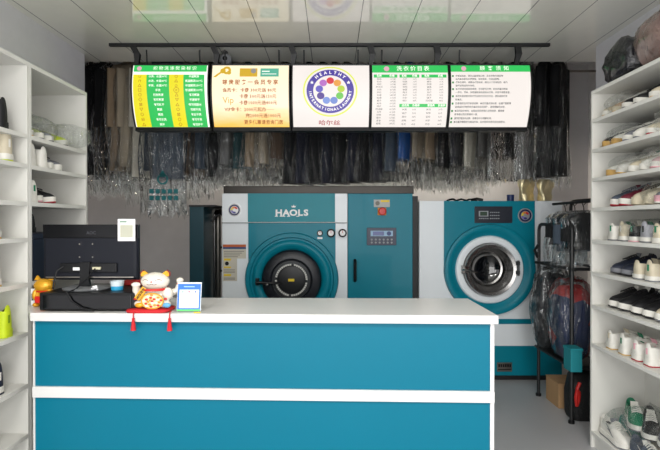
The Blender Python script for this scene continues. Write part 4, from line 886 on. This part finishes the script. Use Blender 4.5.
# lucky cat
bz = CT+.017; by = 2.345; lx = PX(154.5, 2.34)
t = thing('lucky_cat_figurine', 'large white lucky cat with gold ears on red cushion', 'figurine', (lx, by, bz))
m_ = MB(); m_.ell((lx, by, bz+.055), (.088, .058, .058)); m_.ell((lx, by+.005, bz+.10), (.066, .048, .04))
for k in (-1, 1): m_.ell((lx+k*.062, by-.035, bz+.022), (.036, .034, .022)); m_.ell((lx+k*.075, by-.02, bz+.075), (.032, .032, .036))
m_.build('body', M_cer, t, 60, remesh=.004)
h = MB().ell((lx+.006, by-.012, bz+.146), (.077, .056, .05), 28, 18).build('head', M_cer, t)
mf = mat('brown face paint', (90, 40, 35), .4)
def onhead(dx, dz): return by-.012-.056*math.sqrt(max(.02, 1-(dx/.077)**2-(dz/.05)**2))-.0008
for k in (-1, 1):
    MB().tube([(lx+.006+k*.034+q*.016, onhead(k*.034+q*.016, .008+.006*(1-q*q)), bz+.154+.006*(1-q*q)) for q in (-1, -.5, 0, .5, 1)], .0014, 5).build('closed_eye', mf, h)
    MB().tube([(lx+.006+k*.014+q*.013, onhead(k*.014+q*.013, -.016+.005*q*q), bz+.130+.005*q*q) for q in (-1, -.5, 0, .5, 1)], .0014, 5).build('mouth', mf, h)
MB().ell((lx+.006, onhead(0, .0), bz+.147), (.005, .003, .0035), 10, 6).build('nose', M_redp, h)
for k in (-1, 1):
    e = [[(lx+.006+k*.052+a*.024, by-.01+b2*.012, bz+.172) for a, b2 in ((-1, -1), (1, -1), (1, 1), (-1, 1))], [(lx+.006+k*.058+a*.018, by-.01+b2*.009, bz+.190) for a, b2 in ((-1, -1), (1, -1), (1, 1), (-1, 1))], [(lx+.006+k*.060+a*.005, by-.01+b2*.004, bz+.203) for a, b2 in ((-1, -1), (1, -1), (1, 1), (-1, 1))]]
    ear = MB().loft(e).build('ear', M_gold, t, 0, .003)
    MB().tube([(lx+.006+k*.076, by-.01, bz+.172), (lx+.006+k*.079, by-.01, bz+.192), (lx+.006+k*.062, by-.01, bz+.206)], .005, 6).build('ear_edge', mat('dark red paint', (120, 25, 20), .4), ear)
MB().lathe([(.064, -.004), (.072, .0), (.072, .007), (.064, .011)], (lx+.004, by-.006, bz+.098), 'z', 36).build('collar', M_redp, t)
pl = MB(); pl.lathe([(.001, -.008), (.046, -.008), (.052, -.002), (.052, .006)], (0, 0, 0), 'y', 36); pl.v = [(x*1.12+lx+.012, y+by-.066, z*.82+bz+.042) for x, y, z in pl.v]
p_ = pl.build('oval_plaque', mat('cream plaque', (232, 205, 150), .4), t)
mo_ = [MB(), MB(), MB()]
for k in range(22):
    a = k*2.4; r = .011*math.sqrt(k*.75); 
    mo_[k % 3].ell((lx+.012+1.12*r*math.cos(a), by-.075, bz+.042+.82*r*math.sin(a)), (.0085, .002, .006), 8, 6)
for q, c_ in zip(mo_, ((196, 40, 36), (220, 140, 50), (236, 226, 214))): q.build('painted_pattern', mat('plaque paint '+str(c_), c_, .4), p_)
rim = MB().tube([(lx+.012+.058*math.cos(a), by-.073, bz+.042+.043*math.sin(a)) for a in [2*PI*k/28 for k in range(29)]], .003, 6).build('plaque_rim', M_gold, p_)
sc_ = MB().box(-.016, .016, -.004, .004, -.038, .038); rt = Matrix.Rotation(math.radians(35), 3, 'Y'); sc_.v = [tuple(rt @ Vector(v) + Vector((lx-.052, by-.062, bz+.082))) for v in sc_.v]
s_ = sc_.build('gold_scroll', M_gold, t, 0, .002)
tx = MB()
for k, ch in enumerate('招财进宝'):
    vs, fs = text2d(ch, .017, .02); tx.add([tuple(rt @ Vector((a, -.0052, b2+.026-k*.0175)) + Vector((lx-.052, by-.062, bz+.082))) for a, b2 in vs], fs)
tx.build('lettering', M_black, s_, 0)
MB().tube([(lx-.07, by-.02, bz+.07), (lx-.088, by-.04, bz+.10), (lx-.082, by-.05, bz+.125)], [.022, .019, .018], 12).ell((lx-.082, by-.052, bz+.13), (.024, .018, .015)).build('raised_paw', M_cer, t, 60)
MB().tube([(lx+.075, by, bz+.07), (lx+.118, by+.01, bz+.09), (lx+.132, by+.01, bz+.125), (lx+.134, by+.008, bz+.14)], [.022, .018, .017, .018], 12).ell((lx+.134, by+.006, bz+.146), (.020, .017, .017)).build('raised_paw', M_cer, t, 60)
for dz in (.142,): MB().lathe([(.017, 0), (.0195, .003), (.017, .006)], (lx+.134, by+.008, bz+.125), 'z', 20).build('paw_band', M_redp, t)
for dx, c_ in ((-.06, M_gold), (.085, mat('blue paint', (90, 160, 200), .4))): MB().ell((lx+dx, by-.066, bz+.018), (.022, .008, .014), 12, 8).build('painted_ornament', c_, t)
for dx, dz in ((-.085, .05), (-.075, .03), (.075, .05)): MB().ell((lx+dx, by-.052, bz+dz), (.010, .006, .006), 10, 6).build('red_spot', M_redp, t)
t_cat = [o for o in bpy.data.objects if o.name == 'lucky_cat_figurine'][0]; t_cat.scale = (.90, .92, .86)
# payment stand
sx0, sx1 = PX(177.5, 2.31), PX(201.5, 2.31); yy = 2.29
t = thing('payment_stand', 'blue framed payment card stand on counter beside the lucky cat', 'stand', ((sx0+sx1)/2, yy, CT))
def tiltp(mb_):
    mb_.v = [(x, yy+y+(z)*.16, CT+z) for x, y, z in mb_.v]; return mb_
hh = .138
tiltp(MB().box(sx0, sx1, 0, .006, 0.002, hh)).build('backing', mat('white acrylic', (225, 232, 238), .3), t, 0, .002)
tiltp(MB().box(sx0+.003, sx1-.003, -.002, 0, .004, hh-.007)).build('blue_panel', mat('payment blue', (40, 110, 200), .4), t, 0)
tiltp(MB().box(sx0+.012, sx1-.010, -.0035, -.0015, .018, hh-.034)).build('white_panel', mat('pale print', (225, 235, 245), .4), t, 0)
tiltp(MB().box(sx0+.003, sx1-.003, -.004, -.0015, .004, .012)).build('green_strip', mat('green print', (90, 200, 110), .4), t, 0)
tiltp(MB().box(sx0+.032, sx1-.032, -.004, -.0015, hh-.022, hh-.018)).build('heading_print', mat('pale heading', (160, 200, 240), .4), t, 0)
for k, c_ in enumerate(((120, 160, 140), (220, 70, 80), (60, 90, 190))): tiltp(MB().ell((sx0+.028+k*.030, -.0042, hh-.044), (.004, .001, .004), 10, 6)).build('logo_dot', mat('dot '+str(c_), c_), t)
MB().box(sx0+.012, sx1-.010, yy+.02, yy+.06, CT, CT+.004).tube([((sx0+sx1)/2, yy+.02, CT+.09), ((sx0+sx1)/2, yy+.06, CT+.003)], .003, 6).build('easel_leg', mat('white acrylic', (225, 232, 238)), t, 0)
tag(MB().box(PX(194, 2.27), PX(200.5, 2.27), 2.262, 2.274, CT, CT+.003).build('paper_slip', M_yel), 'tiny yellow paper slip in front of the payment stand', 'paper')

# ------------------------------------------------------------------ light, camera
bpy.data.objects.remove(_to)
def area(n, loc, rot, sx_, sy_, p, col):
    l = bpy.data.lights.new(n, 'AREA'); l.shape = 'RECTANGLE'; l.size = sx_; l.size_y = sy_; l.energy = p; l.color = col
    o = bpy.data.objects.new(n, l); o.location = loc; o.rotation_euler = rot; C.objects.link(o); return o
area('shopfront_daylight', (0, -1.65, 1.25), (PI/2, 0, PI), 3.8, 2.4, 125, (1, .99, .97)).rotation_euler = (math.radians(100), 0, 0)
for x in (-.75, .85):  # unseen panels added to light the counter, machines and garment hems
    t = thing('added_ceiling_lamp', 'flat white ceiling lamp panel added out of view to light the shop', 'lamp', (x, .3, H), 'added ceiling lamps')
    MB().box(x-.32, x+.32, 0.15, .45, H-.03, H).build('frame', M_white, t, 0, .004)
    MB().box(x-.30, x+.30, 0.17, .43, H-.034, H-.03).build('diffuser', emat('added lamp diffuser', (255, 252, 245), 1.5), t, 0)
    area('added_ceiling_light', (x, .3, H-.04), (0, 0, 0), .58, .24, 36, (1, .98, .95))
t = thing('added_tube_lamp', 'warm tube lamp on the back wall added unseen behind the garments', 'lamp', (0, 5.6, 2.45))  # unseen tube added to supply warm light on the back wall and hems
MB().box(-2.4, 2.4, 5.59, 5.63, 2.43, 2.49).build('frame', M_white, t, 0); MB().tube([(-2.38, 5.57, 2.44), (2.38, 5.57, 2.44)], .014, 8).build('tube', emat('warm tube', (255, 225, 170), 2), t)
area('added_tube_light', (0, 5.55, 2.42), (math.radians(-4), 0, 0), 4.6, .05, 42, (1, .88, .70))
w = bpy.data.worlds.new('w'); sc.world = w; w.use_nodes = True
w.node_tree.nodes['Background'].inputs[0].default_value = (.75, .82, .9, 1); w.node_tree.nodes['Background'].inputs[1].default_value = .5
cam = bpy.data.cameras.new('cam'); co = bpy.data.objects.new('cam', cam); C.objects.link(co)
cam.sensor_width = 36; cam.lens = F/660*36; co.location = (0, 0, CH); cam.shift_x = -(VX-330)/660
co.rotation_euler = (math.radians(90) - math.atan(3/F), 0, 0); cam.clip_start = .02
sc.camera = co
sc.view_settings.view_transform = 'Standard'; sc.view_settings.look = 'None'; sc.view_settings.exposure = 0; sc.view_settings.gamma = 1
sc.cycles.transparent_max_bounces = 32
